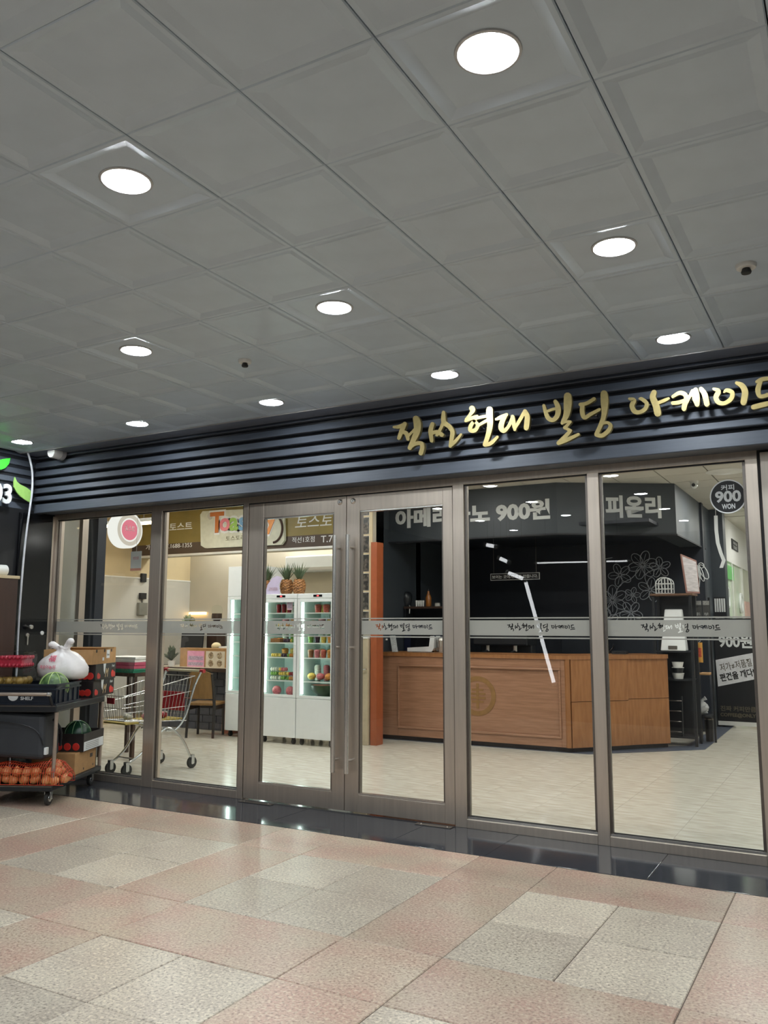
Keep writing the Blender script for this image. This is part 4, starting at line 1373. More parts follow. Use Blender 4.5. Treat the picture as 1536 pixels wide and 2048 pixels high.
def wooden_box(loc, label, group):
    t = thing('wooden_box', label, 'box', loc, 0, group)
    MB().box(-0.075, 0.075, -0.07, 0.07, 0, 0.01).box(-0.075, 0.075, -0.07, -0.064, 0, 0.055).box(-0.075, 0.075, 0.064, 0.07, 0, 0.055).box(-0.075, -0.069, -0.064, 0.064, 0, 0.055).box(0.069, 0.075, -0.064, 0.064, 0, 0.055).build('box_wall', M_WOODD, t)
    for i in range(4):
        MB().ball((-0.035 + 0.07 * (i % 2), -0.03 + 0.06 * (i // 2), 0.04), 0.03, 0.028, 0.025, 8, 6).build('fruit_piece', FR['orange' if i % 2 else 'brown'], t, smooth=True)


yf = 9.08 + 0.13
L2N, L3N = 'boxed fruit in the left fridge of the pair', 'fruit in the right fridge of the pair'
xa = F2[0]
# left fridge of the pair
for i in range(3):
    cup((xa + 0.2 + 0.085 * i, yf, SHELF_Z[5]), 'red', ['left', 'middle', 'right'][i] + ' dark red fruit cup on the top shelf of the boxed fruit fridge', L2N, 0.04, 0.13)
t = thing('pink_price_card', 'pink price card hanging inside the left fridge of the pair', 'price card', (xa + 0.45, 9.11, 1.72))
box('card', -0.045, 0.045, 0, 0.002, 0, 0.13, pm('pale_pink_card', S(224, 180, 196), 0.5), t)
box('card_print', -0.035, 0.035, -0.001, 0.0, 0.02, 0.11, MATS['mauve_print'], t)
for i in range(4):
    punnet((xa + 0.14 + 0.105 * i, yf, SHELF_Z[4]), ['white', 'yellow', 'orange', 'pink'][i], ['pale', 'yellow', 'orange', 'pink'][i] + ' fruit punnet on the second shelf of the left fridge of the pair', L2N, 0.095)
wooden_box((xa + 0.2, yf, SHELF_Z[3]), 'small wooden fruit box on the third shelf of the left fridge of the pair', L2N)
for i in range(2):
    punnet((xa + 0.35 + 0.11 * i, yf, SHELF_Z[3]), ['purple', 'green'][i], ['purple', 'green'][i] + ' fruit punnet on the third shelf of the left fridge of the pair', L2N, 0.1, h=0.05)
for i in range(3):
    punnet((xa + 0.16 + 0.13 * i, yf, SHELF_Z[2]), ['yellow', 'purple', 'orange'][i], ['yellow', 'dark', 'orange'][i] + ' flat fruit tray on the fourth shelf of the left fridge of the pair', L2N, 0.12, h=0.05)
for k in range(3):
    for i in range(3):
        c = [['white', 'green', 'orange'], ['green', 'yellow', 'red'], ['white', 'pink', 'yellow']][k][i]
        if k == 2 and i == 2:
            continue
        punnet((xa + 0.16 + 0.13 * i, yf, SHELF_Z[1] + 0.001 + 0.056 * k), c, ['bottom', 'middle', 'top'][k] + ' ' + c + ' fruit punnet in the ' + ['left', 'centre', 'right'][i] + ' stack of the left fridge of the pair', L2N, 0.125, h=0.053)
for i in range(2):
    t = thing('peach_ball_cup', ['left', 'right'][i] + ' pink ball cup on the floor of the left fridge of the pair', 'fruit cup', (xa + 0.19 + 0.22 * i, yf, SHELF_Z[0] - 0.03), 0, L2N)
    MB().lathe([(0.04, 0), (0.055, 0.05), (0.05, 0.05), (0.036, 0.006)], 14).build('cup_wall', M_CLEAR, t, smooth=True)
    MB().ball((0, 0, 0.075), 0.062).build('ball', FR['pink'], t, smooth=True)
# right fridge of the pair
xa = F3[0]
for i in range(2):
    cup((xa + 0.24 + 0.13 * i, yf, SHELF_Z[5]), 'melon', ['left', 'right'][i] + ' red jar on the top shelf of the right fridge of the pair', L3N, 0.055, 0.12)
for i in range(3):
    t = thing('salad_bowl', ['left', 'middle', 'right'][i] + ' round salad bowl on the second shelf of the right fridge of the pair', 'bowl', (xa + 0.17 + 0.12 * i, yf, SHELF_Z[4]), 0, L3N)
    MB().lathe([(0.03, 0), (0.055, 0.045), (0.05, 0.045), (0.028, 0.005)], 14).build('bowl_wall', M_CLEAR, t, smooth=True)
    MB().ball((0, 0, 0.05), 0.05, 0.05, 0.035, 10, 7).build('salad', FR[['brown', 'purple', 'green'][i]], t, smooth=True)
for i in range(4):
    c = ['green', 'purple', 'yellow', 'orange'][i]
    cup((xa + 0.13 + 0.1 * i, yf, SHELF_Z[3]), c, c + ' fruit cup on the third shelf of the right fridge of the pair', L3N, 0.043, 0.1)
for i in range(4):
    c = ['brown', 'pink', 'melon', 'orange'][i]
    cup((xa + 0.13 + 0.1 * i, yf, SHELF_Z[2]), c, c + ' fruit cup on the fourth shelf of the right fridge of the pair', L3N, 0.046, 0.115)
for i in range(3):
    c = ['yellow', 'pink', 'orange'][i]
    t = thing('fruit_bowl', c + ' wide fruit bowl on the fifth shelf of the right fridge of the pair', 'bowl', (xa + 0.15 + 0.135 * i, yf, SHELF_Z[1]), 0, L3N)
    MB().lathe([(0.03, 0), (0.065, 0.07), (0.06, 0.07), (0.028, 0.005)], 16).build('bowl_wall', M_CLEAR, t, smooth=True)
    MB().ball((0, 0, 0.065), 0.057, 0.057, 0.045, 10, 7).build('fruit', FR[c], t, smooth=True)
for i in range(3):
    c = ['white', 'pink', 'pink'][i]
    cup((xa + 0.15 + 0.14 * i, yf + 0.14, SHELF_Z[1]), c, ['pale', 'left pink', 'right pink'][i] + ' tall cup at the back of the watermelon fridge fifth shelf', L3N, 0.05, 0.22)
t = thing('watermelon_half', 'large cut watermelon half on the floor of the right fridge of the pair', 'watermelon', (xa + 0.31, yf + 0.1, 0.587))
M_RIND = pm('watermelon_rind', S(44, 66, 40), 0.35, 0, 0.5, 9, stretch=(1, 1, 0.3))
MB().lathe([(0.03, 0), (0.12, 0.03), (0.19, 0.1), (0.205, 0.165), (0.195, 0.168), (0.001, 0.16)], 26).build('rind', M_RIND, t, smooth=True)
MB().lathe([(0.19, 0.166), (0.12, 0.171), (0.001, 0.172)], 26).build('flesh', pm('melon_flesh', S(190, 90, 74), 0.35, 0, 0.15, 20), t, smooth=True)
xa = F1[0]
for k, z in enumerate(SHELF_Z[1:]):
    for i in range(3):
        c = ['white', 'pink', 'brown', 'yellow', 'green'][k]
        punnet((xa + 0.22 + 0.12 * i, 9.30 + 0.13, z), c, ['left', 'middle', 'right'][i] + ' ' + c + ' dessert box in the fridge beside the chair', 'dessert boxes in the fridge beside the chair', 0.11, h=0.05)

for (xb, nm, grp) in ((F2[0], 'boxed fruit fridge', L2N), (F3[0], 'watermelon fridge', L3N)):
    for k in range(1, 6):
        for i in range(3):
            c = ['yellow', 'white', 'green', 'pink', 'orange'][(k * 2 + i) % 5]
            if k == 1:
                continue
            cup((xb + 0.15 + 0.14 * i, 9.08 + 0.36, SHELF_Z[k]), c, ['left', 'middle', 'right'][i] + ' ' + c + ' cup in the back row, shelf ' + str(6 - k) + ' of the ' + nm, grp, 0.055, 0.12 if k != 3 else 0.13)
# pineapples and card on the fridges
M_PINE = pm('pineapple_skin', S(92, 60, 34), 0.65, 0, 0.4, 60, col2=S(176, 122, 66))
M_PLEAF = pm('pineapple_leaf', S(84, 104, 76), 0.5, 0, 0.2, 14)


def pineapple(x, y, z, label, sc=1.0, seed=1):
    t = thing('pineapple', label, 'pineapple', (x, y, z), 0, 'pineapples on the fridges')
    t.scale = (sc, sc, sc)
    mb = MB()
    n, rows = 16, 11
    for i in range(rows + 1):
        f = i / rows
        r = 0.094 * (math.sin(PI * (0.14 + 0.72 * f)) ** 0.4)
        for j in range(n):
            g = 2 * PI * (j + 0.5 * (i % 2)) / n
            rr = r * (1.07 if (i + j) % 2 else 0.95)
            mb.v.append((rr * math.cos(g), rr * math.sin(g), 0.002 + f * 0.21))
    for i in range(rows):
        for j in range(n):
            mb.f.append((i * n + j, i * n + (j + 1) % n, (i + 1) * n + (j + 1) % n, (i + 1) * n + j))
            mb.m.append(0)
    mb.f += [tuple(range(n - 1, -1, -1)), tuple(rows * n + j for j in range(n))]
    mb.m += [0, 0]
    mb.build('fruit_body', M_PINE, t)
    rnd = random.Random(seed)
    for i in range(40):
        g = i * 2.4
        e = 0.06 + 0.75 * (1 - i / 40) * rnd.uniform(0.6, 1.0)
        l = rnd.uniform(0.15, 0.27)
        b0 = Vector((0.02 * math.cos(g), 0.02 * math.sin(g), 0.205))
        d = Vector((math.cos(g) * math.sin(e), math.sin(g) * math.sin(e), math.cos(e)))
        s = Vector((-math.sin(g), math.cos(g), 0)) * 0.013
        k = Vector((math.cos(g), math.sin(g), 0)) * 0.006
        m = b0 + d * l * 0.5
        tip = b0 + d * l + Vector((math.cos(g), math.sin(g), -0.2)) * 0.03 * e
        MB().add([b0 - s, b0 + s, m + s * 0.8, m - s * 0.8, tip, b0 - k, m - k], [(0, 1, 2, 3), (3, 2, 4), (1, 5, 6, 2), (5, 0, 3, 6), (2, 6, 4), (6, 3, 4), (0, 5, 1)]).build('crown_leaf', M_PLEAF, t)


for (pxx, lab, sd) in ((526, 'pineapple half hidden by the left edge of the door glass', 1), (573, 'pineapple beside the lilac card on the glass fridge', 2), (598, 'pineapple nearest the door handles on the glass fridge', 3)):
    q = at(pxx, 1188, 9.25)
    pineapple(q.x, 9.25 + (0.09 if sd == 1 else 0.0), 1.93, lab, 0.94, sd)
q0, q1 = at(530, 1186, 9.13), at(560, 1186, 9.13)
t = thing('lilac_card', 'lilac arched menu card leaning before the pineapples on the fridge', 'card', (0, 9.13, 1.931))
pts = [(q0.x, 0), (q1.x, 0), (q1.x - 0.02, 0.12), (q1.x + 0.03, 0.22), (q1.x - 0.05, 0.245), (q0.x + 0.12, 0.22), (q0.x + 0.04, 0.13)]
MB().prism(pts, 0, 0.004).build('card', pm('lilac_paper', S(196, 186, 214), 0.5, 0, 0.06, 8), t)
MB().prism([(q0.x + 0.06, 0.05), (q1.x - 0.04, 0.05), (q1.x - 0.04, 0.09), (q0.x + 0.07, 0.09)], -0.001, 0.0).build('card_print', MATS['mauve_print'], t)

# ------------------------------------------------------------------ chair, boxes, boards
M_CHAIRW = pm('chair_ply', S(130, 98, 54), 0.45, 0, 0.12, 7, stretch=(6, 1, 1))
M_CHAIRD = pm('chair_frame', S(40, 36, 34), 0.45)


def wooden_chair(label, loc, rz):
    t = thing('wooden_chair', label, 'chair', loc, rz)
    MB().hexa([(-0.2, -0.2, 0.43), (0.2, -0.2, 0.43), (0.22, 0.22, 0.43), (-0.22, 0.22, 0.43), (-0.2, -0.2, 0.465), (0.2, -0.2, 0.465), (0.22, 0.22, 0.465), (-0.22, 0.22, 0.465)]).build('seat', M_CHAIRW, t, bevel=0.01)
    for sx in (-1, 1):
        MB().tube([(0.185 * sx, 0.19, 0), (0.185 * sx, 0.185, 0.44)], [0.018, 0.022], 8).build('leg', M_CHAIRD, t)
        MB().tube([(0.19 * sx, -0.22, 0), (0.185 * sx, -0.185, 0.44), (0.18 * sx, -0.21, 0.66), (0.17 * sx, -0.26, 0.86)], [0.018, 0.022, 0.022, 0.018], 8).build('back_leg', M_CHAIRD, t)
        MB().box(0.175 * sx - 0.01, 0.175 * sx + 0.01, -0.18, 0.18, 0.37, 0.43).build('apron', M_CHAIRD, t)
    MB().box(-0.18, 0.18, 0.175, 0.195, 0.37, 0.43).build('apron', M_CHAIRD, t)
    mb = MB()
    n = 9
    for i in range(n):
        f = i / (n - 1)
        x = -0.165 + 0.33 * f
        bow = -0.03 * (1 - (2 * f - 1) ** 2)
        for (z, yy) in ((0.52, -0.2), (0.86 + 0.05 * (1 - (2 * f - 1) ** 2), -0.262)):
            for th in (0, 0.014):
                mb.v.append((x, yy + bow + th, z))
    for i in range(n - 1):
        a, b = i * 4, i * 4 + 4
        for q in ((a, b, b + 2, a + 2), (a + 1, a + 3, b + 3, b + 1), (a, a + 1, b + 1, b), (a + 2, b + 2, b + 3, a + 3)):
            mb.f.append(q)
            mb.m.append(0)
    mb.f += [(0, 2, 3, 1), (n * 4 - 4, n * 4 - 3, n * 4 - 1, n * 4 - 2)]
    mb.m += [0, 0]
    mb.build('backrest', M_CHAIRW, t, smooth=True)
    return t


q = atz(408, 1470, 0)
wooden_chair('wooden cafe chair with curved plywood back at the brick counter', (-8.0, 9.19, 0), 0.35)
t = thing('snack_carton', 'orange and pink snack carton standing on the floor behind the chair', 'carton', (-7.92, 9.62, 0.0))
box('carton_lower', -0.09, 0.09, -0.08, 0.08, 0.0, 0.17, pm('salmon_carton', S(220, 150, 130), 0.5, 0, 0.15, 12), t, bevel=0.003)
box('carton_upper', -0.09, 0.09, -0.08, 0.08, 0.17, 0.38, pm('orange_carton', S(232, 150, 40), 0.5, 0, 0.12, 12), t, bevel=0.003)
t = thing('side_table', 'dark side table under the coloured boards behind the cart', 'table', (-7.55, 7.35, 0))
box('table_top', -0.3, 0.3, -0.25, 0.25, 0.93, 0.97, M_DWOOD, t, bevel=0.004)
for sx in (-1, 1):
    for sy in (-1, 1):
        box('leg', 0.26 * sx - 0.02, 0.26 * sx + 0.02, 0.21 * sy - 0.02, 0.21 * sy + 0.02, 0, 0.93, M_DWOOD, t)
for k, (nm, c, z0, z1) in enumerate((('green', S(40, 130, 100), 0.971, 1.015), ('pink', S(190, 84, 110), 1.016, 1.09), ('white', S(222, 222, 218), 1.091, 1.15))):
    t = thing('folded_sheet', nm + ' folded board in the stack on the side table behind the cart', 'board', (-7.55, 7.33, z0), 0.02 * k, 'coloured boards behind the cart')
    h = z1 - z0
    box('board', -0.28, 0.26, -0.22, 0.2, 0, h * 0.48, pm('sheet_' + nm, c, 0.6), t, bevel=0.003)
    box('board', -0.27, 0.265, -0.215, 0.2, h * 0.52, h, MATS['sheet_' + nm], t, bevel=0.003)

# ------------------------------------------------------------------ shopping cart inside the left pane
sc_ = thing('shopping_cart', 'wire shopping cart with red handle ends standing inside the left panes', 'shopping cart', (-6.64, 6.75, 0), -0.12)
bk = MB()


def lerp(a, b, f):
    return tuple(a[i] + (b[i] - a[i]) * f for i in range(3))


# basket corners: front (toward the glass, -y) is narrow and low, rear is wide and tall
FB = [(-0.17, -0.46, 0.55), (0.17, -0.46, 0.55)]
FT = [(-0.20, -0.50, 0.80), (0.20, -0.50, 0.80)]
RB = [(-0.22, 0.30, 0.50), (0.22, 0.30, 0.50)]
RT2 = [(-0.27, 0.36, 0.97), (0.27, 0.36, 0.97)]
r = 0.0026
for s in (0, 1):
    for k in range(19):
        f = k / 18
        bk.tube([lerp(FB[s], RB[s], f), lerp(FT[s], RT2[s], f)], r, 5)
    for h in (0.0, 0.33, 0.66, 1.0):
        bk.tube([lerp(FB[s], FT[s], h), lerp(RB[s], RT2[s], h)], 0.005 if h in (0.0, 1.0) else 0.0035, 6)
for k in range(11):
    f = k / 10
    bk.tube([lerp(FB[0], FB[1], f), lerp(FT[0], FT[1], f)], r, 5)
    bk.tube([lerp(FB[0], FB[1], f), lerp(RB[0], RB[1], f)], r, 5)
    bk.tube([lerp(RB[0], RB[1], f), lerp(RT2[0], RT2[1], f)], r, 5)
for h in (0.0, 0.5, 1.0):
    bk.tube([lerp(FB[0], FT[0], h), lerp(FB[1], FT[1], h)], 0.0045, 6)
    bk.tube([lerp(RB[0], RT2[0], h), lerp(RB[1], RT2[1], h)], 0.0045, 6)
for k in range(8):
    f = k / 7
    bk.tube([lerp(FB[0], RB[0], f), lerp(FB[1], RB[1], f)], r, 5)
bk.build('wire_basket', M_STEEL, sc_, smooth=True)
MB().tube([(-0.30, 0.44, 1.02), (0.30, 0.44, 1.02)], 0.014, 10).build('handle', pm('cream_grip', S(196, 190, 160), 0.4), sc_, smooth=True)
for s in (-1, 1):
    MB().tube([(0.27 * s, 0.44, 1.02), (0.325 * s, 0.44, 1.02)], 0.022, 10).build('handle_end', M_RED, sc_, smooth=True)
    MB().tube(smooth_path([(0.29 * s, 0.43, 1.01), (0.27 * s, 0.36, 0.86), (0.25 * s, 0.26, 0.55), (0.22 * s, 0.16, 0.42), (0.2 * s, 0.05, 0.42)], 3), 0.011, 8).build('side_tube', M_STEEL, sc_, smooth=True)
    MB().tube(smooth_path([(0.26 * s, 0.34, 0.12), (0.25 * s, 0.24, 0.30), (0.23 * s, 0.1, 0.43), (0.2 * s, 0.0, 0.42), (0.15 * s, -0.2, 0.22), (0.13 * s, -0.36, 0.12)], 4), 0.013, 8).build('leg_tube', M_STEEL, sc_, smooth=True)
    MB().tube([(0.2 * s, 0.1, 0.43), (0.2 * s, -0.3, 0.53)], 0.009, 6).build('basket_brace', M_STEEL, sc_)
MB().tube([(-0.14, -0.28, 0.16), (0.14, -0.28, 0.16)], 0.009, 8).build('cross_bar', M_STEEL, sc_)
box('child_seat_flap', -0.2, 0.2, 0.28, 0.288, 0.60, 0.80, M_RED, sc_, bevel=0.004)
box('advert_plate', -0.06, 0.06, -0.512, -0.502, 0.72, 0.78, M_RED, sc_, bevel=0.003)
box('bottom_tray', -0.18, 0.18, -0.45, 0.28, 0.515, 0.53, pm('yellow_liner', S(170, 150, 70), 0.6, 0, 0.2, 20), sc_)
for x, y in ((-0.26, 0.36), (0.26, 0.36), (-0.13, -0.38), (0.13, -0.38)):
    w = MB().lathe([(0.02, -0.016), (0.058, -0.014), (0.062, 0), (0.058, 0.014), (0.02, 0.016)], 18, (x, y, 0.062), axis='x').build('wheel', M_RUBBER, sc_, smooth=True)
    MB().box(x - 0.022, x - 0.018, y - 0.02, y + 0.02, 0.05, 0.14).box(x + 0.018, x + 0.022, y - 0.02, y + 0.02, 0.05, 0.14).box(x - 0.022, x + 0.022, y - 0.02, y + 0.02, 0.135, 0.142).build('fork', M_STEEL, w)
    MB().lathe([(0.001, -0.017), (0.02, -0.017), (0.02, 0.017), (0.001, 0.017)], 12, (x, y, 0.062), axis='x').build('hub', M_STEEL, w)
cr, sr = math.cos(-0.12), math.sin(-0.12)


def in_cart(x, y):
    return (-6.64 + x * cr - y * sr, 6.75 + x * sr + y * cr)


for k, (x, y, c, lab) in enumerate(((-0.05, -0.25, 'white', 'small clear bag of pale snacks in the shopping cart'), (0.06, -0.1, 'pink', 'pink packet lying in the shopping cart'), (0.05, 0.12, 'red', 'red packet lying at the back of the shopping cart'))):
    wx, wy = in_cart(x, y)
    t = thing('snack_packet', lab, 'packet', (wx, wy, 0.5305))
    MB().ball((0, 0, 0.035), 0.06, 0.045, 0.034, 10, 7).build('packet', FR[c], t, smooth=True)
    MB().box(-0.06, 0.06, -0.004, 0.004, 0.06, 0.075).build('sealed_edge', M_WHITE, t)
# ------------------------------------------------------------------ coffee counter
cc = thing('coffee_counter', 'long wooden coffee counter with framed front and angled end', 'counter', (0, 0, 0))
A, B, Cc, D = (-5.78, 10.20), (-3.14, 10.20), (-2.60, 10.80), (-2.19, 11.24)
CH = 1.16
dirv = (0.677, 0.736)
nrm = (-0.736, 0.677)
back = [(A[0], A[1] + 0.5), (B[0] - 0.2, B[1] + 0.5), (D[0] - 0.42, D[1] + 0.33)]
MB().prism([A, B, D, (D[0] + nrm[0] * .45, D[1] + nrm[1] * .45), (B[0] - 0.2, B[1] + 0.55), (A[0], A[1] + 0.55)], 0.06, CH - 0.05, axis='z').build('carcass', M_DWOOD, cc)
MB().prism([(A[0], A[1] + 0.03), (B[0] - 0.01, B[1] + 0.03), (D[0] - 0.03, D[1] + 0.03), (D[0] + nrm[0] * .42, D[1] + nrm[1] * .42), (B[0] - 0.2, B[1] + 0.5), (A[0], A[1] + 0.5)], 0.0, 0.06, axis='z').build('toe_kick', M_SLATED, cc)
# front: frame boards round a recessed panel
fy = A[1]
box('front_board', A[0], B[0], fy - 0.02, fy, 0.06, CH - 0.05, M_WOOD, cc)
x0, x1, z0, z1 = -5.50, -3.24, 0.16, 1.0
for (a, b, c, d) in ((A[0], x0, 0.06, CH - 0.05), (x1, B[0] + 0.005, 0.06, CH - 0.05), (x0, x1, 0.06, z0), (x0, x1, z1, CH - 0.05)):
    box('frame_board', a, b, fy - 0.035, fy - 0.02, c, d, M_WOOD, cc, bevel=0.003)
for (a, b, c, d) in ((x0, x1, z0, z0 + 0.025), (x0, x1, z1 - 0.025, z1), (x0, x0 + 0.025, z0 + 0.025, z1 - 0.025), (x1 - 0.025, x1, z0 + 0.025, z1 - 0.025)):
    box('moulding', a, b, fy - 0.05, fy - 0.018, c, d, M_WOOD, cc, bevel=0.006)
MB().prism([(A[0] - 0.02, A[1] - 0.05), (B[0] + 0.01, B[1] - 0.05), (D[0] + 0.03, D[1] - 0.03), (D[0] + nrm[0] * .47, D[1] + nrm[1] * .47), (B[0] - 0.2, B[1] + 0.58), (A[0] - 0.02, A[1] + 0.58)], CH - 0.05, CH, axis='z').build('worktop', M_WOODD, cc, bevel=0.004)
# round emblem on the front panel
eg = thing('counter_emblem', 'faint olive ring emblem with a grid on the counter front', 'emblem', tuple(at(955, 1392, 10.175)))
eg.location.y = 10.178
M_OLV = pm('olive_stain', S(140, 104, 60), 0.5, 0, 0.1, 14)
MB().lathe([(0.19, 0.0), (0.19, -0.0025), (0.25, -0.0025), (0.25, 0.0)], 40, axis='y', caps=False).build('ring', M_OLV, eg)
for k in range(4):
    box('bar', -0.11 + 0.03 * (k in (0, 3)), 0.11 - 0.03 * (k in (0, 3)), -0.002, 0.0, -0.085 + 0.05 * k, -0.06 + 0.05 * k, M_OLV, eg)
box('stem_bar', -0.018, 0.018, -0.0022, 0.0, -0.16, 0.16, M_OLV, eg)
# panels of the angled end
Ld = math.hypot(Cc[0] - B[0], Cc[1] - B[1])


def end_panel(p, q, off, z0, z1, name='end_panel'):
    n = (dirv[1], -dirv[0])
    a = (p[0] + n[0] * off, p[1] + n[1] * off)
    b = (q[0] + n[0] * off, q[1] + n[1] * off)
    MB().prism([p, q, b, a][::-1], z0, z1, axis='z').build(name, M_WOODD, cc, bevel=0.003)


end_panel(B, Cc, 0.035, 0.06, 0.6)
end_panel(B, Cc, 0.035, 0.605, CH - 0.05)
end_panel((Cc[0] + 0.004, Cc[1] + 0.004), D, 0.02, 0.06, 0.615)
end_panel((Cc[0] + 0.004, Cc[1] + 0.004), D, 0.02, 0.62, CH - 0.05)
end_panel((B[0] - 0.05, B[1] - 0.036), (B[0] + 0.0, B[1] - 0.03), 0.03, 0.06, CH - 0.05, 'corner_post')
# blue floor sheet under the counter
MB().prism([(-6.0, 10.17), (-2.93, 10.17), (-1.78, 11.28), (-1.80, 14.3), (-2.0, 14.3), (-2.05, 11.5), (-3.2, 10.6), (-6.0, 10.6)], 0.0005, 0.004, axis='z').build('floor_sheet', pm('slate_blue_vinyl', S(78, 86, 100), 0.4, 0, 0.06, 8), None)
o = bpy.context.scene.objects['floor_sheet']
tag(o, 'slate blue vinyl edging on the floor around the coffee counter', 'floor sheet')

ZT = CH
# things standing on the counter
p = at(803, 1290, 10.4)
t = thing('menu_stand', 'slanted white printed menu sheet on the coffee counter', 'menu', (at(791, 1290, 10.4).x, 10.36, ZT))
MB().hexa([(-0.03, 0, 0), (0.06, 0, 0), (0.06, 0.006, 0), (-0.03, 0.006, 0), (-0.11, 0.07, 0.22), (-0.02, 0.07, 0.22), (-0.02, 0.076, 0.22), (-0.11, 0.076, 0.22)]).build('sheet', pm('menu_paper', S(196, 200, 200), 0.5, 0, 0.2, 60), t)
box('foot', -0.05, 0.07, -0.01, 0.08, 0, 0.006, M_CLEAR, t)
t = thing('water_bottle', 'small clear bottle left of the menu sheet on the coffee counter', 'bottle', (at(775, 1290, 10.4).x, 10.37, ZT))
MB().lathe([(0.03, 0), (0.033, 0.01), (0.033, 0.11), (0.015, 0.15), (0.015, 0.165), (0.001, 0.166)], 14).build('bottle_body', M_CLEAR, t, smooth=True)
MB().lathe([(0.016, 0.155), (0.017, 0.178), (0.001, 0.18)], 12).build('cap', M_WHITE, t, smooth=True)
a, b = at(824, 1296, 10.42), at(866, 1296, 10.42)
t = thing('order_terminal', 'white order terminal with dark screen on the coffee counter', 'terminal', ((a.x + b.x) / 2, 10.45, ZT))
MB().prism([(-0.2, 0.015), (0.16, 0.015), (0.19, 0.06), (0.20, 0.21), (0.15, 0.21), (0.13, 0.07), (-0.2, 0.05)], -0.08, 0.1).build('housing', M_WHITEG, t, bevel=0.008)
MB().hexa([(-0.2, 0.0, 0.055), (0.1, 0.0, 0.055), (0.1, 0.02, 0.055), (-0.2, 0.02, 0.055), (-0.22, 0.05, 0.26), (0.12, 0.05, 0.26), (0.12, 0.07, 0.26), (-0.22, 0.07, 0.26)]).build('screen', M_BLACKG, t)
box('foot', -0.14, -0.08, -0.06, 0.08, 0, 0.016, M_RUBBER, t)
box('foot', 0.06, 0.12, -0.06, 0.08, 0, 0.016, M_RUBBER, t)
t = thing('steel_shaker', 'steel shaker cup right of the order terminal on the coffee counter', 'shaker', (at(880, 1296, 10.42).x, 10.45, ZT))
MB().lathe([(0.035, 0), (0.05, 0.16), (0.048, 0.16), (0.033, 0.005)], 18).build('cup', M_CHROME, t, smooth=True)
MB().lathe([(0.051, 0.16), (0.04, 0.19), (0.02, 0.2), (0.001, 0.205)], 18).build('lid', M_CHROME, t, smooth=True)
# espresso machine, dark
t = thing('espresso_machine', 'black espresso machine in shadow behind the counter', 'coffee machine', (-4.35, 10.95, 0))
box('cabinet', -0.45, 0.45, 0.0, 0.5, 0.0, 0.9, M_BLACKP, t, bevel=0.006)
box('base_unit', -0.38, 0.38, 0.02, 0.45, 0.9, 1.0, M_SSD, t, bevel=0.01)
box('rear_body', -0.38, 0.38, 0.25, 0.45, 1.0, 1.3, M_BLACKP, t, bevel=0.02)
box('head', -0.4, 0.4, 0.02, 0.45, 1.25, 1.4, M_BLACKP, t, bevel=0.02)
for k in range(2):
    MB().tube([(-0.2 + 0.4 * k, 0.1, 1.25), (-0.2 + 0.4 * k, 0.1, 1.17)], 0.03, 12).build('group_head', M_CHROME, t, smooth=True)
    MB().tube([(-0.2 + 0.4 * k, 0.1, 1.18), (-0.2 + 0.4 * k, -0.08, 1.16)], 0.012, 8).build('portafilter', M_BLACKP, t, smooth=True)
t = thing('kettle', 'black kettle on the dark shelf at the angled end of the counter', 'kettle', (-2.95, 11.15, ZT - 0.0))
MB().lathe([(0.07, 0), (0.075, 0.02), (0.06, 0.12), (0.03, 0.14), (0.001, 0.145)], 18).build('pot', M_BLACKG, t, smooth=True)
MB().tube(smooth_path([(0.06, 0, 0.03), (0.11, 0, 0.08), (0.12, 0, 0.13)], 4), 0.008, 8).build('spout', M_BLACKG, t, smooth=True)
t = thing('black_tray_stack', 'low stack of black trays on the angled end of the counter', 'trays', (-2.72, 11.03, ZT))
for k in range(3):
    MB().box(-0.09, 0.09, -0.07, 0.07, 0.013 * k, 0.013 * k + 0.011).build('tray', M_BLACKP, t, bevel=0.003)
# dark back shelf with bottles
sh = thing('back_shelf', 'dark shelf unit with bottles just behind the coffee counter', 'shelf', (0, 10.86, 0))
a, b = -5.78, -5.02
zs_ = at(845, 1213, 10.9).z
box('shelf_board', a, b, 0.0, 0.30, zs_ - 0.03, zs_, M_DWOOD, sh)
box('under_cabinet', a, b, 0.02, 0.30, 0.0, zs_ - 0.2, pm('midnight_laminate', S(22, 28, 50), 0.4), sh)
box('support', a, a + 0.03, 0.02, 0.30, zs_ - 0.2, zs_ - 0.03, M_BLACKP, sh)
box('support', b - 0.03, b, 0.02, 0.30, zs_ - 0.2, zs_ - 0.03, M_BLACKP, sh)
box('recess_back', a + 0.03, b - 0.03, 0.28, 0.30, zs_ - 0.2, zs_ - 0.03, M_NAVY, sh)
xo = at(857, 1210, 10.98).x
t = thing('orange_bottle', 'tall orange syrup bottle on the dark shelf behind the counter', 'bottle', (xo, 10.98, zs_))
MB().lathe([(0.038, 0), (0.042, 0.02), (0.042, 0.13), (0.018, 0.19), (0.014, 0.23), (0.001, 0.23)], 16).build('bottle_body', pm('orange_syrup', S(150, 92, 36), 0.3), t, smooth=True)
MB().lathe([(0.016, 0.225), (0.017, 0.25), (0.001, 0.252)], 12).build('cap', M_BLACKP, t, smooth=True)
t = thing('cup_rack', 'rack of white paper cups left of the orange bottle', 'cups', (at(843, 1210, 10.98).x - 0.02, 10.98, zs_))
for k in range(4):
    MB().lathe([(0.013, 0), (0.02, 0.09), (0.018, 0.09)], 12, (-0.06 + 0.036 * k, 0, 0)).build('paper_cup', M_WHITE, t, smooth=True)
t = thing('dark_grinder', 'dark rounded grinder at the left end of the shelf behind the counter', 'grinder', (at(812, 1210, 10.98).x, 10.99, zs_))
MB().lathe([(0.06, 0), (0.065, 0.03), (0.09, 0.1), (0.085, 0.18), (0.05, 0.22), (0.001, 0.225)], 18).build('body', M_BLACKP, t, smooth=True)
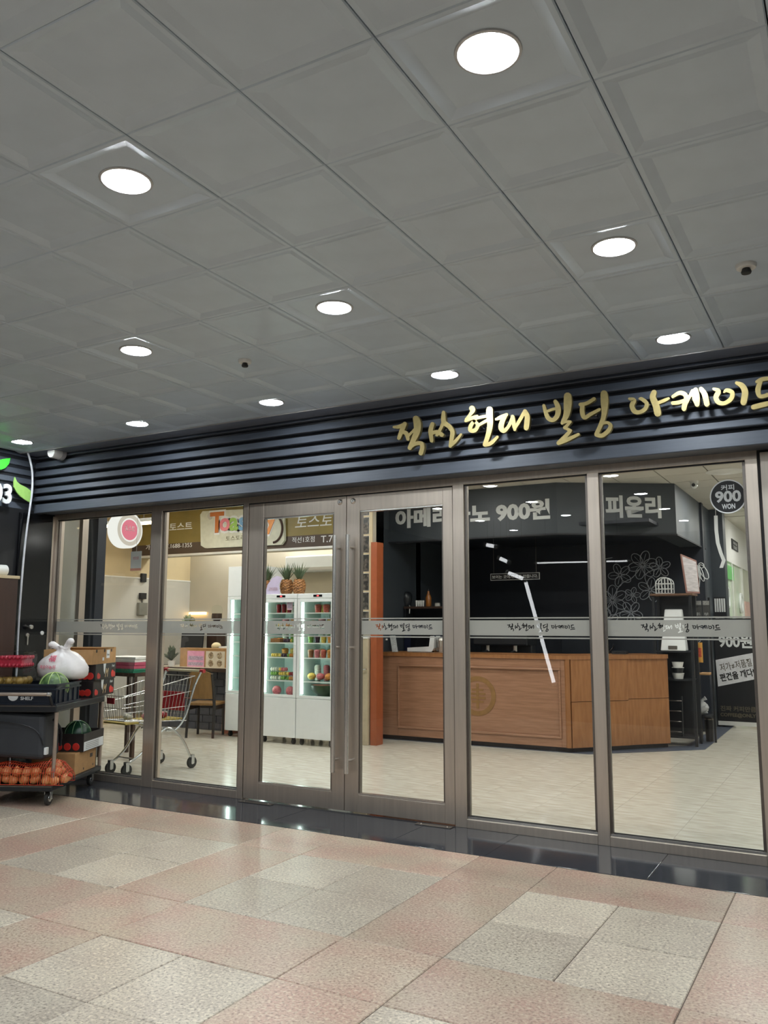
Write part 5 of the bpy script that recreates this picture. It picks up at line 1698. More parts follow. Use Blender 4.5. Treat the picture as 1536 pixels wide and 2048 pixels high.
MB().tube(smooth_path([(0.07, -0.04, 0.02), (0.11, -0.1, 0.0), (0.12, -0.13, -0.1)], 4), 0.006, 6).build('cord', M_WHITE, t, smooth=True)
t = thing('syrup_tin', 'small pale tin right of the orange bottle', 'tin', (at(875, 1210, 10.98).x, 10.98, zs_))
MB().lathe([(0.04, 0), (0.04, 0.05), (0.036, 0.054), (0.001, 0.055)], 16).build('tin', M_GREYWALL, t, smooth=True)
MB().lathe([(0.041, 0.045), (0.041, 0.052), (0.04, 0.053)], 16).build('rim', M_SSD, t, smooth=True)
t = thing('small_sign', 'small black sign with white slogan hanging over the counter', 'sign', (0, 11.6, 0))
a, b = at(981, 1156, 11.6), at(1079, 1150, 11.6)
cz = at(1030, 1153, 11.6).z
box('board', a.x, b.x, 0, 0.012, cz - 0.05, cz + 0.05, M_PRINTW, t)
box('face', a.x + 0.008, b.x - 0.008, -0.002, 0.0, cz - 0.043, cz + 0.043, M_PRINTK, t)
text('lettering', '보이는 곳에서 바로 만듭니다.', M_PRINTW, t, ((a.x + b.x) / 2, -0.0022, cz), w=(b.x - a.x) * 0.93, h=0.05, depth=0.001, bold=0.02)
for xx in (a.x + 0.05, b.x - 0.05):
    MB().tube([(xx, 0.006, cz + 0.05), (xx, 0.006, 2.8)], 0.003, 5).build('hanger', M_SSD, t)
# pale appliances behind the counter
for k, (x, h, nm) in enumerate(((-5.0, 1.5, 'tall narrow dark cabinet left behind the counter'), (-3.75, 1.62, 'dark upright freezer behind the counter centre'))):
    t = thing('dark_appliance', nm, 'appliance', (x, 12.2 if k == 0 else 12.5, 0))
    box('body', -0.22, 0.3, 0, 0.5, 0.02, h, pm('dark_steel', S(48, 52, 58), 0.35, 0.5), t, bevel=0.01)
    box('door', -0.2, 0.28, -0.02, 0.0, 0.1, h - 0.05, MATS['dark_steel'], t, bevel=0.006)
    MB().tube([(0.24, -0.045, 0.6), (0.24, -0.045, 1.1)], 0.01, 8).build('handle', M_SSD, t, smooth=True)

# chalk flowers on the dark wall
M_CHALK = pm('chalk_line', S(190, 196, 206), 0.8)
fl = thing('flower_mural', 'white line drawing of flowers on the dark coffee shop wall', 'mural', (0, 13.19, 0))


def flower(px, py, rad, n, rot, Y=13.19, elong=1.0):
    c = at(px, py, Y)
    k = at(px + 1, py, Y).x - c.x
    R_ = rad * k
    mb = MB()
    for i in range(n):
        g = rot + 2 * PI * i / n
        e1 = (math.cos(g), math.sin(g))
        e2 = (-math.sin(g), math.cos(g))
        loop = []
        for j in range(14):
            u = 2 * PI * j / 14
            f = (0.55 - 0.45 * math.cos(u)) * R_
            s = 0.3 * math.sin(u) * R_ * elong
            loop.append((c.x + e1[0] * f + e2[0] * s, 0, c.z + e1[1] * f + e2[1] * s))
        mb.tube(loop, 0.006, 4, closed=True)
        mb.tube([(c.x + e1[0] * R_ * q, 0, c.z + e1[1] * R_ * q) for q in (0.15, 0.5, 0.8)], 0.004, 4)
    mb.build('flower_outline', M_CHALK, fl)


for (a, b, r_, n, ro) in ((1285, 1130, 30, 6, 0.2), (1240, 1150, 24, 5, 0.7), (1300, 1180, 26, 5, 0.1), (1225, 1200, 30, 6, 0.5), (1262, 1225, 24, 5, 0.9), (1215, 1240, 22, 5, 0.3), (1320, 1135, 22, 5, 0.4), (1265, 1190, 16, 5, 0.0)):
    flower(a, b, r_, n, ro)
for (pts) in (((1225, 1200), (1240, 1170), (1265, 1155), (1285, 1130)), ((1215, 1240), (1240, 1225), (1262, 1225)), ((1300, 1180), (1290, 1150), (1320, 1135)), ((1225, 1115), (1205, 1120), (1200, 1130))):
    P_ = [at(x, y, 13.19) for x, y in pts]
    MB().tube(smooth_path([(p.x, 0.0, p.z) for p in P_], 4), 0.006, 4).build('stem', M_CHALK, fl)
# flower spray on the end of the side wall
f2 = thing('flower_decal', 'small white flower line drawing beside the slanted poster', 'decal', (0, 13.19, 0))
mb = MB()
c = at(1396, 1130, 13.19)
for i in range(7):
    g = -2.6 + i * 0.42
    L_ = 0.13 + 0.06 * (i % 3)
    e1, e2 = (math.cos(g) * 0.4, math.sin(g)), (-math.sin(g) * 0.4, math.cos(g))
    mb.tube([(c.x + e1[0] * (0.55 - .45 * math.cos(u)) * L_ * 1.6 + e2[0] * 0.3 * math.sin(u) * L_, 0, c.z + e1[1] * (0.55 - .45 * math.cos(u)) * L_ * 1.6 + e2[1] * 0.3 * math.sin(u) * L_) for u in [2 * PI * j / 12 for j in range(12)]], 0.007, 4, closed=True)
mb.build('flower_outline', M_PRINTW, f2)

# ------------------------------------------------------------------ tall shelf at the counter end
ts = thing('tall_shelf', 'tall black open shelf at the end of the coffee counter', 'shelf', (0, 11.45, 0))
sx0, sx1 = at(1303, 1190, 11.45).x, at(1382, 1190, 11.45).x
dp = 0.36
zt = at(1345, 1187, 11.45).z
for x in (sx0, sx1 - 0.035):
    for y in (0.0, dp - 0.035):
        box('upright', x, x + 0.035, y, y + 0.035, 0, zt - 0.025, M_BLACKP, ts)
box('top_board', sx0 - 0.02, sx1 + 0.02, -0.02, dp + 0.02, zt - 0.025, zt, pm('walnut_top', S(110, 80, 58), 0.5), ts)
for z in (0.12, 0.84, 1.20):
    box('shelf_board', sx0 + 0.036, sx1 - 0.036, 0, dp, z - 0.02, z, M_BLACKP, ts)
box('back_panel', sx0 + 0.036, sx1 - 0.036, dp - 0.01, dp, 0.12, zt - 0.03, M_BLACKP, ts)
a, b = at(1330, 1187, 11.55), 0
bk_ = thing('wire_birdcage', 'white arched wire basket on top of the tall black shelf', 'wire basket', (a.x, 11.56, zt))
mb = MB()
w_, h_, d_ = 0.10, 0.215, 0.08
arc = lambda y: [(-w_, y, 0), (-w_, y, h_ * 0.62)] + [(w_ * math.cos(PI - g), y, h_ * 0.62 + h_ * 0.38 * math.sin(g)) for g in [PI * i / 8 for i in range(1, 8)]] + [(w_, y, h_ * 0.62), (w_, y, 0)]
for y in (-d_, d_):
    mb.tube(arc(y), 0.007, 6)
    for k in range(1, 5):
        x = -w_ + 2 * w_ * k / 5
        mb.tube([(x, y, 0.004), (x, y, h_ * 0.62 + h_ * 0.38 * math.sqrt(max(0, 1 - (x / w_) ** 2)))], 0.004, 5)
    for z in (0.005, h_ * 0.3, h_ * 0.62):
        mb.tube([(-w_, y, z), (w_, y, z)], 0.005, 5)
for x in (-w_, w_):
    for z in (0.005, h_ * 0.3, h_ * 0.62):
        mb.tube([(x, -d_, z), (x, d_, z)], 0.004, 5)
mb.tube([(0, -d_, h_), (0, d_, h_)], 0.005, 5)
mb.build('wire_frame', M_PRINTW, bk_, smooth=True)
# slanted poster frame on the shelf
P_ = [at(1362, 1108, 11.50), at(1393, 1121, 11.75), at(1400, 1187, 11.75), at(1374, 1187, 11.50)]
t = thing('poster_frame', 'slanted glossy white poster leaning on top of the tall black shelf', 'poster', (0, 0, 0))
vs = [Vector(p) for p in P_]
vs[2].z = vs[3].z = zt + 0.004
nn = Vector((0.012, 0.006, 0))
MB().hexa([vs[3], vs[2], vs[2] - nn, vs[3] - nn, vs[0], vs[1], vs[1] - nn, vs[0] - nn][0:8]).build('frame', pm('rose_frame', S(150, 110, 100), 0.4), t)
ce = (vs[0] + vs[1] + vs[2] + vs[3]) / 4
vi = [ce + (v - ce) * 0.9 + nn * 0.15 for v in vs]
MB().hexa([vi[3], vi[2], vi[2] - nn * 0.3, vi[3] - nn * 0.3, vi[0], vi[1], vi[1] - nn * 0.3, vi[0] - nn * 0.3]).build('print', pm('poster_gloss', S(206, 200, 202), 0.12, 0, 0.15, 9, stretch=(1, 1, 6)), t)
# dispenser
a = at(1345, 1297, 11.40)
t = thing('paper_dispenser', 'white slanted dispenser standing on the shelf before the frosted band', 'dispenser', (a.x, 11.5, 1.20))
w0, w1, hh = 0.16, 0.11, at(1345, 1218, 11.4).z - 1.20
MB().hexa([(-w0, -0.06, 0), (w0, -0.06, 0), (w0, 0.12, 0), (-w0, 0.12, 0), (-w1, 0.06, hh), (w1, 0.06, hh), (w1, 0.12, hh), (-w1, 0.12, hh)]).build('housing', M_WHITEG, t, bevel=0.012)
box('slot', -0.06, 0.05, -0.068, -0.03, 0.02, 0.065, M_SSD, t, bevel=0.003)
# cups on shelf
a = at(1355, 1358, 11.5)
for k in range(3):
    t = thing('sauce_tub', ['lower', 'middle', 'upper'][k] + ' white tub in the stack on the middle board of the tall shelf', 'tub', (a.x + 0.0, 11.56, 0.84 + 0.075 * k), 0, 'tubs on the tall shelf')
    MB().lathe([(0.06, 0), (0.075, 0.065), (0.072, 0.065), (0.056, 0.005)], 18).build('tub_wall', M_WHITE if k != 1 else M_BLACKP, t, smooth=True)
    MB().lathe([(0.077, 0.065), (0.077, 0.073), (0.001, 0.074)], 18).build('lid', M_CLEAR if k == 2 else M_WHITE, t, smooth=True)
# stool in the lower bay, folded
t = thing('step_stool', 'dark folding step stool stored under the tall shelf', 'stool', (sx0 + 0.05, 11.50, 0.121))
for x in (0.02, 0.26):
    MB().tube([(x, 0, 0), (x, 0.02, 0.5)], 0.012, 8).build('leg', M_BLACKP, t)
for z in (0.05, 0.18, 0.31, 0.44):
    MB().tube([(0.02, 0.01, z), (0.26, 0.01, z)], 0.009, 8).build('rung', M_SSD, t)
# side board, price labels, orange tag, bag
a = at(1394, 1340, 11.6)
sb = thing('side_rack', 'narrow black rack with price labels right of the tall shelf', 'rack', (at(1390, 1300, 11.9).x, 12.04, 0))
for x in (0.0, 0.17):
    box('upright', x, x + 0.025, 0, 0.025, 0, 1.9, M_BLACKP, sb)
for z in (0.35, 0.9):
    box('shelf_board', 0.026, 0.169, -0.16, 0.2, z - 0.02, z, M_CARD if z > 0.5 else M_BLACKP, sb)
for k in range(2):
    lbp = box('price_label', 0.0 + 0.1 * k, 0.09 + 0.1 * k, -0.004, 0.0, 1.62, 1.86, pm('grey_label', S(84, 84, 84), 0.5), sb)
    box('label_head', 0.005 + 0.1 * k, 0.085 + 0.1 * k, -0.006, -0.004, 1.80, 1.855, pm('label_white', S(170, 170, 168), 0.5, 0, 0.3, 80), lbp)
    text('lettering', ['콜드', '바닐라'][k], M_PRINTW, lbp, (0.045 + 0.1 * k, -0.0045, 1.68), w=0.05, h=0.04, depth=0.001)
a = at(1398, 1305, 11.85)
t = thing('orange_tag', 'orange promotional tag hanging on the black rack', 'tag', (a.x, 11.86, a.z))
box('card', -0.045, 0.045, 0, 0.003, -0.13, 0.13, pm('amber_card', S(232, 170, 80), 0.5, 0, 0.12, 20), t)
box('card_print', -0.03, 0.03, -0.001, 0.0, -0.06, 0.06, pm('coral_print', S(214, 96, 70), 0.5, 0, 0.3, 30), t)
MB().tube([(0, 0.001, 0.13), (0, 0.16, 0.15)], 0.002, 5).build('string', M_WHITE, t)
a = at(1396, 1420, 11.9)
t = thing('plastic_bag', 'crumpled clear plastic bag on the low board of the black rack', 'bag', (a.x + 0.02, 12.05, 0.351))
rnd = random.Random(5)
mb = MB()
mb.ball((0, 0, 0.09), 0.10, 0.08, 0.09, 12, 8)
mb.v = [(x * rnd.uniform(0.75, 1.2), y * rnd.uniform(0.8, 1.1), z * rnd.uniform(0.85, 1.15)) for x, y, z in mb.v]
mb.build('bag', pm('clear_film', S(190, 192, 194), 0.25), t)
mb = MB()
mb.tube([(-0.02, 0, 0.16), (0.03, 0, 0.2), (0.06, 0, 0.22)], [0.015, 0.02, 0.03], 7)
mb.build('knot', MATS['clear_film'], t)
t = thing('umbrella_bucket', 'black bucket stand on the floor beside the rack', 'bucket', (at(1390, 1300, 11.9).x + 0.1, 12.12, 0.0045))
MB().lathe([(0.05, 0), (0.06, 0.3), (0.056, 0.3), (0.046, 0.01)], 16).build('bucket', M_BLACKP, t, smooth=True)
MB().lathe([(0.061, 0.28), (0.064, 0.29), (0.061, 0.3)], 16).build('rim', M_SSD, t, smooth=True)

# ------------------------------------------------------------------ black promotional panel at the far end
bn = thing('promo_panel', 'black freestanding coffee advert panel with a white card at the far right', 'advert panel', (0, 13.96, 0))
x0, x1 = -1.99, -1.20
box('panel', x0, x1, 0, 0.05, 0.09, 1.44, M_BLACK, bn, bevel=0.004)
box('top_bar', x0 - 0.01, x1, -0.005, 0.055, 1.56, 1.64, M_BLACKP, bn)
for x in (x0, x1 - 0.03):
    box('post', x, x + 0.03, 0.01, 0.04, 0.0, 1.56, M_BLACKP, bn)
box('foot_bar', x0, x1, -0.02, 0.06, 0.03, 0.09, M_WHITE, bn)
a, b = at(1437, 1283, 13.95), at(1504, 1283, 13.95)
text('lettering', '900원', M_PRINTW, bn, ((a.x + b.x) / 2, -0.001, 1.30), w=b.x - a.x, h=0.22, depth=0.003, bold=0.03)
pts = [(at(x, y, 13.95).x, at(x, y, 13.95).z) for x, y in ((1431, 1320), (1510, 1305), (1513, 1358), (1436, 1373))]
cd = MB().prism(pts[::-1], -0.006, -0.001).build('white_card', pm('white_card_paper', S(226, 226, 230), 0.5), bn)
tl = math.atan2(pts[1][1] - pts[0][1], pts[1][0] - pts[0][0])
c1 = at(1471, 1330, 13.95)
c2 = at(1474, 1350, 13.95)
text('lettering', '저가≠저품질', pm('olive_grey_ink', S(90, 84, 70), 0.5), cd, (c1.x, -0.0062, c1.z), w=0.46, h=0.12, depth=0.001, bold=0.01, tilt=-tl)
text('lettering', '편견을 깨다!', M_PRINTK, cd, (c2.x, -0.0062, c2.z), w=0.50, h=0.12, depth=0.001, bold=0.03, tilt=-tl)
c1 = at(1476, 1418, 13.95)
c2 = at(1476, 1430, 13.95)
M_DIM = pm('bronze_print', S(100, 92, 76), 0.5)
text('lettering', '진짜 커피만큼', M_DIM, bn, (c1.x, -0.001, c1.z), w=0.5, h=0.08, depth=0.002, bold=0.02)
text('lettering', 'COFFEE@ONLY', M_DIM, bn, (c2.x, -0.001, c2.z - 0.01), w=0.5, h=0.07, depth=0.002, bold=0.03)
# lettering and strip on the end column of the coffee shop
en = thing('column_poster', 'black and white poster on the end column of the coffee shop', 'poster', (0, 14.09, 0))
a, b = -1.985, -1.81
box('sheet', a, b, 0, 0.008, 1.5, 1.97, M_BLACK, en)
for k in range(5):
    box('white_stripe', a + 0.008 + 0.033 * k, a + 0.032 + 0.033 * k, -0.002, 0.0, 1.74, 1.95, M_PRINTW, en)
text('lettering', '아메리카노', M_PRINTW, en, ((a + b) / 2, -0.001, 1.62), w=0.15, h=0.09, depth=0.001, bold=0.03)
# loose white banner strip
P_ = [at(x, y, 12.9) for x, y in ((1426, 1030), (1427, 1060), (1430, 1085), (1436, 1105), (1442, 1120), (1437, 1135))]
mb = MB()
for i in range(len(P_) - 1):
    a, b = P_[i], P_[i + 1]
    mb.hexa([(a.x, 0, a.z), (a.x + 0.05, 0, a.z), (a.x + 0.05, 0.004, a.z), (a.x, 0.004, a.z), (b.x, 0, b.z), (b.x + 0.05, 0, b.z), (b.x + 0.05, 0.004, b.z), (b.x, 0.004, b.z)])
hb = thing('hanging_banner', 'curling white banner strip hanging beside the price sticker', 'banner', (0, 12.99, 0))
mb.build('strip', M_PRINTW, hb)
MB().tube([(P_[0].x + 0.025, 0.002, P_[0].z - 0.005), (P_[0].x + 0.025, 0.002, HI)], 0.003, 5).build('cord', M_WHITE, hb)

# ------------------------------------------------------------------ loaded trolley outside on the left
TO = Vector((-5.99, 4.99, 0))
TA = Vector((-0.894, -0.447, 0))
TB = Vector((-0.447, 0.894, 0))
TR = math.atan2(TB.y, TB.x) - PI / 2      # local +y runs along TB, local -x along TA


def trolley_pt(s, t_, z):
    """s to the left along the near edge, t_ to the back along the side"""
    return TO + TA * s + TB * t_ + Vector((0, 0, z))


tr = thing('platform_trolley', 'two tier black platform trolley loaded with groceries', 'trolley', trolley_pt(0.33, 0.54, 0), TR)
W2, L2_ = 0.33, 0.54
M_TUBE = pm('trolley_tube', S(176, 160, 146), 0.35, 0.6, 0.05)
for nm, z0, z1 in (('lower_deck', 0.125, 0.175), ('upper_deck', 0.775, 0.835)):
    dk = MB().box(-W2, W2, -L2_, L2_, z0, z1).build(nm, M_BLACKP, tr, bevel=0.012)
    box('deck_edge', -W2 + 0.01, W2 - 0.01, -L2_ - 0.003, -L2_, z1 - 0.012, z1 - 0.002, M_SSD, dk)
for sx in (-1, 1):
    for sy in (-1, 1):
        MB().tube([(sx * (W2 - 0.012), sy * (L2_ - 0.03), 0.175), (sx * (W2 - 0.012), sy * (L2_ - 0.03), 0.775)], 0.016, 10).build('post', M_TUBE, tr, smooth=True)
        x, y = sx * (W2 - 0.07), sy * (L2_ - 0.09)
        w = MB().lathe([(0.02, -0.014), (0.056, -0.014), (0.06, 0), (0.056, 0.014), (0.02, 0.014)], 20, (x, y, 0.06), axis='x').build('wheel', M_RUBBER, tr, smooth=True)
        MB().lathe([(0.001, -0.018), (0.03, -0.018), (0.034, -0.012), (0.034, 0.012), (0.03, 0.018), (0.001, 0.018)], 16, (x, y, 0.06), axis='x').build('hub', M_STEEL, w, smooth=True)
        MB().box(x - 0.026, x - 0.021, y - 0.022, y + 0.022, 0.05, 0.125).box(x + 0.021, x + 0.026, y - 0.022, y + 0.022, 0.05, 0.125).build('fork', M_STEEL, w)
hd = MB().tube([(W2 - 0.06, -L2_ - 0.06, 0.93), (-W2, -L2_ - 0.06, 0.93)], 0.015, 10).build('push_bar', M_TUBE, tr, smooth=True)
MB().tube([(W2 - 0.03, -L2_ - 0.06, 0.93), (W2 - 0.058, -L2_ - 0.06, 0.93)], 0.0175, 10).build('bar_end', M_CHROME, hd, smooth=True)
for x in (W2 - 0.04, -W2 + 0.04):
    MB().tube(smooth_path([(x, -L2_ - 0.06, 0.925), (x, -L2_ - 0.03, 0.88), (x, -L2_ + 0.01, 0.83)], 4), 0.013, 8).build('bar_bracket', M_BLACKP, hd, smooth=True)


def on_trolley(name, label, cat, s, t_, z, rz=0.0, group=None):
    p = trolley_pt(s, t_, z)
    return thing(name, label, cat, p, TR + rz, group)


# crate on the upper deck
ZD = 0.8355
cr_ = on_trolley('produce_crate', 'dark navy plastic crate with white print on the trolley top', 'crate', 0.33, 0.26, ZD)
cw, cd_, chh = 0.31, 0.245, 0.175
M_CRATE = pm('navy_crate', S(22, 30, 42), 0.35, 0, 0.1)
box('crate_floor', -cw + 0.01, cw - 0.01, -cd_ + 0.01, cd_ - 0.01, 0, 0.012, M_CRATE, cr_)
for (a, b, c, d) in ((-cw, cw, -cd_, -cd_ + 0.012), (-cw, cw, cd_ - 0.012, cd_), (-cw, -cw + 0.012, -cd_, cd_), (cw - 0.012, cw, -cd_, cd_)):
    box('crate_wall', a, b, c, d, 0.0, chh, M_CRATE, cr_)
for z in (chh - 0.014, chh - 0.05, 0.0):
    MB().box(-cw - 0.012, cw + 0.012, -cd_ - 0.012, -cd_, z, z + 0.014).box(cw, cw + 0.012, -cd_, cd_, z, z + 0.014).box(-cw - 0.012, cw + 0.012, cd_, cd_ + 0.012, z, z + 0.014).build('crate_rib', M_CRATE, cr_)
for k in range(5):
    y = -cd_ + 0.05 + 0.1 * k
    box('crate_stud', cw, cw + 0.01, y, y + 0.012, 0.014, chh - 0.05, M_CRATE, cr_)
text('lettering', 'SHELF', M_PRINTW, cr_, (0.06, -cd_ - 0.001, 0.055), w=0.11, h=0.028, depth=0.001, bold=0.02)
MB().prism([(-0.045 * math.cos(PI * i / 10) - 0.06, 0.075 - 0.042 * math.sin(PI * i / 10)) for i in range(11)], -cd_ - 0.002, -cd_).build('white_mark', M_PRINTW, cr_)

# fruit containers
ZC = ZD + 0.013


def clamshell(label, s, t_, z, w, d, h, col, n):
    t = on_trolley('fruit_clamshell', label, 'fruit box', s, t_, z)
    MB().hexa([(-w * .46, -d * .46, 0), (w * .46, -d * .46, 0), (w * .46, d * .46, 0), (-w * .46, d * .46, 0), (-w / 2, -d / 2, h * .75), (w / 2, -d / 2, h * .75), (w / 2, d / 2, h * .75), (-w / 2, d / 2, h * .75)]).build('tub', M_CLEAR, t, bevel=0.012)
    MB().hexa([(-w / 2, -d / 2, h * .76), (w / 2, -d / 2, h * .76), (w / 2, d / 2, h * .76), (-w / 2, d / 2, h * .76), (-w * .44, -d * .44, h), (w * .44, -d * .44, h), (w * .44, d * .44, h), (-w * .44, d * .44, h)]).build('lid', M_CLEAR, t, bevel=0.012)
    q = col[1]
    hw = h * 0.72
    MB().box(-w * .46 + q * 1.3, w * .46 - q * 1.3, -d * .46 + q * 1.3, d * .46 - q * 1.3, 0.006, hw - q * 1.2).build('fruit_heap', col[0], t)
    rnd = random.Random(n)
    nx_, ny_, nz_ = int(w * .9 / (2 * q)), int(d * .9 / (2 * q)), max(2, int(hw / (1.9 * q)))
    b0 = None
    for k in range(nz_):
        for i in range(nx_):
            for j in range(ny_):
                if k < nz_ - 1 and 0 < i and 0 < j < ny_ - 1 and i < nx_ - 1:
                    continue
                if b0 is None:
                    b0 = MB().ball((0, 0, 0), q, q, q, 8, 6).build('fruit_piece', col[0], t, smooth=True)
                    o = b0
                else:
                    o = b0.copy()
                    COL.objects.link(o)
                o.location = (-w * .44 + q + (w * .88 - 2 * q) * i / (nx_ - 1) + rnd.uniform(-.1, .1) * q, -d * .44 + q + (d * .88 - 2 * q) * j / (ny_ - 1) + rnd.uniform(-.1, .1) * q, 0.006 + q + (hw - 2 * q) * k / (nz_ - 1))


clamshell('clear box of golden plums under the red berries on the trolley', 0.48, 0.20, ZC, 0.28, 0.28, 0.29, (pm('golden_plum', S(150, 120, 60), 0.35, 0, 0.15, 14), 0.036), 3)
clamshell('clear box of red berries on top of the golden plums', 0.48, 0.20, ZC + 0.292, 0.28, 0.27, 0.14, (pm('red_berry', S(170, 40, 60), 0.3, 0, 0.15, 14), 0.018), 4)
t = on_trolley('netted_melon', 'green striped watermelon in the crate under the white bag', 'melon', 0.14, 0.24, ZC)
M_MELON = pm('striped_rind', S(44, 76, 40), 0.35, 0, 0.2, 16, col2=S(110, 140, 84))
MB().ball((0, 0, 0.125), 0.13, 0.13, 0.125, 24, 14).build('melon_body', M_MELON, t, smooth=True)
for g in (0.1, 0.85, 1.6, 2.4):
    MB().tube([(0.1305 * math.cos(g) * math.sin(u), 0.1305 * math.sin(g) * math.sin(u), 0.125 - 0.1255 * math.cos(u)) for u in [2 * PI * i / 36 for i in range(36)]], 0.0035, 5, closed=True).build('net_band', pm('lime_band', S(176, 200, 120), 0.4), t, smooth=True)
# white carrier bag
bgp = on_trolley('white_carrier_bag', 'white plastic carrier bag with pink print tied on the melon', 'bag', 0.16, 0.47, ZD + 0.185, 0.0)
rnd = random.Random(11)
mb = MB()
n, rows = 28, 16
prof = [(0.10, 0.0), (0.175, 0.01), (0.215, 0.04), (0.225, 0.08), (0.222, 0.11), (0.21, 0.14), (0.192, 0.17), (0.168, 0.195), (0.14, 0.215), (0.11, 0.232), (0.085, 0.245), (0.06, 0.256), (0.05, 0.266), (0.055, 0.28), (0.07, 0.295), (0.03, 0.297)]
for i, (r_, z_) in enumerate(prof):
    for j in range(n):
        g = 2 * PI * j / n
        crease = 1 + (0.05 + 0.012 * i) * math.sin(g * 7 + i * 0.5) * (0.25 if i < 4 else (0.5 if i < 9 else 1.0)) + rnd.uniform(-0.02, 0.02)
        mb.v.append((r_ * crease * math.cos(g) * 1.02 - (0.02 * i / 16), r_ * crease * math.sin(g) * 0.72, z_ + 0.010 * math.sin(g * 3 + 1) * (i / 16)))
for i in range(rows - 1):
    for j in range(n):
        mb.f.append((i * n + j, i * n + (j + 1) % n, (i + 1) * n + (j + 1) % n, (i + 1) * n + j))
        mb.m.append(0)
mb.f += [tuple(range(n - 1, -1, -1)), tuple((rows - 1) * n + j for j in range(n))]
mb.m += [0, 0]
M_BAG = pm('white_poly', S(226, 222, 220), 0.35, 0, 0.03, 10, bump=0.25)
mb.build('bag_body', M_BAG, bgp, smooth='all')
for s, q in ((-1, 0.0), (1, 0.03)):
    MB().tube(smooth_path([(0.02 * s - 0.02, 0, 0.27), (0.06 * s - 0.02, -0.01, 0.30 + q), (0.09 * s - 0.02, -0.03, 0.315 + q), (0.105 * s - 0.02, -0.03, 0.295 + q)], 3), [0.02, 0.024, 0.026, 0.028, 0.03, 0.032, 0.03, 0.026, 0.022, 0.012], 9).build('tied_handle', M_BAG, bgp, smooth='all')
MPK = pm('pink_bag_print', S(206, 70, 100), 0.5, 0, 0.1, 30)


def bag_print(body, x, z, w, h):
    m = text_mesh(body, w, h, 0.0, 0.01)
    o = []
    for (vx, vy, vz) in m.v:
        X, Z = x + vx, z + vz
        k = 0
        while k < len(prof) - 2 and prof[k + 1][1] < Z:
            k += 1
        f = (Z - prof[k][1]) / max(1e-4, prof[k + 1][1] - prof[k][1])
        r_ = prof[k][0] + (prof[k + 1][0] - prof[k][0]) * f
        yy = -math.sqrt(max(0, r_ ** 2 * 1.12 - (X / 1.02) ** 2)) * 0.72 - 0.012 - vy
        o.append((X, yy, Z))
    m.v = o
    m.build('bag_print', MPK, bgp)


bag_print('복숭아농원', -0.08, 0.12, 0.16, 0.035)
bag_print('福', -0.05, 0.195, 0.07, 0.055)

# cartons at the back of the upper deck
M_DKC = pm('black_fruit_carton', S(38, 32, 32), 0.5, 0, 0.12, 20)
M_REDP = pm('tomato_print', S(206, 52, 44), 0.45, 0, 0.12, 20)


def fruit_carton(label, s, t_, z, w, d, h, rz=0.0):
    t = on_trolley('fruit_carton', label, 'carton', s, t_, z, rz, 'printed fruit cartons on the trolley')
    box('carton_body', -w, w, -d, d, 0, h, M_DKC, t, bevel=0.003)
    for (x, r_) in ((-d + 0.07, 0.03), (-d + 0.10, 0.025), (d - 0.09, 0.036), (d - 0.045, 0.028)):
        MB().lathe([(0.001, 0.0025), (r_ * 0.9, 0.002), (r_, 0.0)][::-1], 16, (w, x, r_ + 0.012), axis='x').build('tomato_print', M_REDP, t)
    for (x, r_) in ((w - 0.05, 0.034), (w - 0.1, 0.03), (w - 0.15, 0.034)):
        MB().lathe([(0.001, -0.0025), (r_ * 0.9, -0.002), (r_, 0.0)], 16, (x, -d, r_ + 0.01), axis='y').build('tomato_print', M_REDP, t)
    text('lettering', 'M', pm('tan_script', S(196, 170, 130), 0.5), t, (w + 0.0005, 0.02, h * 0.42), w=0.09, h=h * 0.55, rotz=PI / 2, depth=0.0015, slant=0.35)
    text('lettering', 'Fresh', M_PRINTW, t, (w + 0.0005, d - 0.08, h * 0.82), w=0.07, h=0.025, rotz=PI / 2, depth=0.001, slant=0.3)
    MB().prism([(-0.075, h), (-0.01, h), (-0.02, h * 0.75), (-0.035, h * 0.35), (-0.06, h * 0.55)], w, w + 0.0015, axis='x').build('white_drip', M_PRINTW, t)
    return t


fruit_carton('lower black fruit carton with red tomato print on the trolley', 0.25, 1.07, ZD, 0.24, 0.27, 0.152)
fruit_carton('upper black fruit carton with red tomato print on the trolley', 0.24, 1.08, ZD + 0.153, 0.24, 0.27, 0.152, 0.01)
t = on_trolley('kraft_carton', 'open brown fruit carton with white sticker on top of the black cartons', 'carton', 0.24, 1.04, ZD + 0.306)
kw, kd, kh = 0.235, 0.30, 0.14
MB().box(-kw, kw, -kd, kd, 0, 0.006).box(-kw, kw, -kd, -kd + 0.006, 0.006, kh).box(-kw, kw, kd - 0.006, kd, 0.006, kh).box(-kw, -kw + 0.006, -kd + 0.006, kd - 0.006, 0.006, kh).box(kw - 0.006, kw, -kd + 0.006, kd - 0.006, 0.006, kh).build('carton_wall', M_CARD, t)
for y in (-0.22, -0.02, 0.16):
    box('hand_hole', kw, kw + 0.001, y, y + 0.035, kh - 0.03, kh - 0.002, M_DWOOD, t)
box('white_sticker', kw, kw + 0.0015, 0.05, 0.13, 0.05, kh - 0.01, M_PRINTW, t)
box('white_sticker', kw, kw + 0.0015, -0.05, -0.01, 0.03, 0.06, M_PRINTW, t)
text('lettering', 'Grade', M_PRINTK, t, (kw + 0.002, 0.09, 0.085), w=0.06, h=0.02, rotz=PI / 2, depth=0.0006)
MB().prism([(-kw, kh), (kw, kh), (kw - 0.03, kh + 0.0), (-kw + 0.03, kh + 0.0)][:2] + [(kw, kh + 0.012), (-kw, kh + 0.012)], kd - 0.05, kd).build('flap', M_CARD, t)

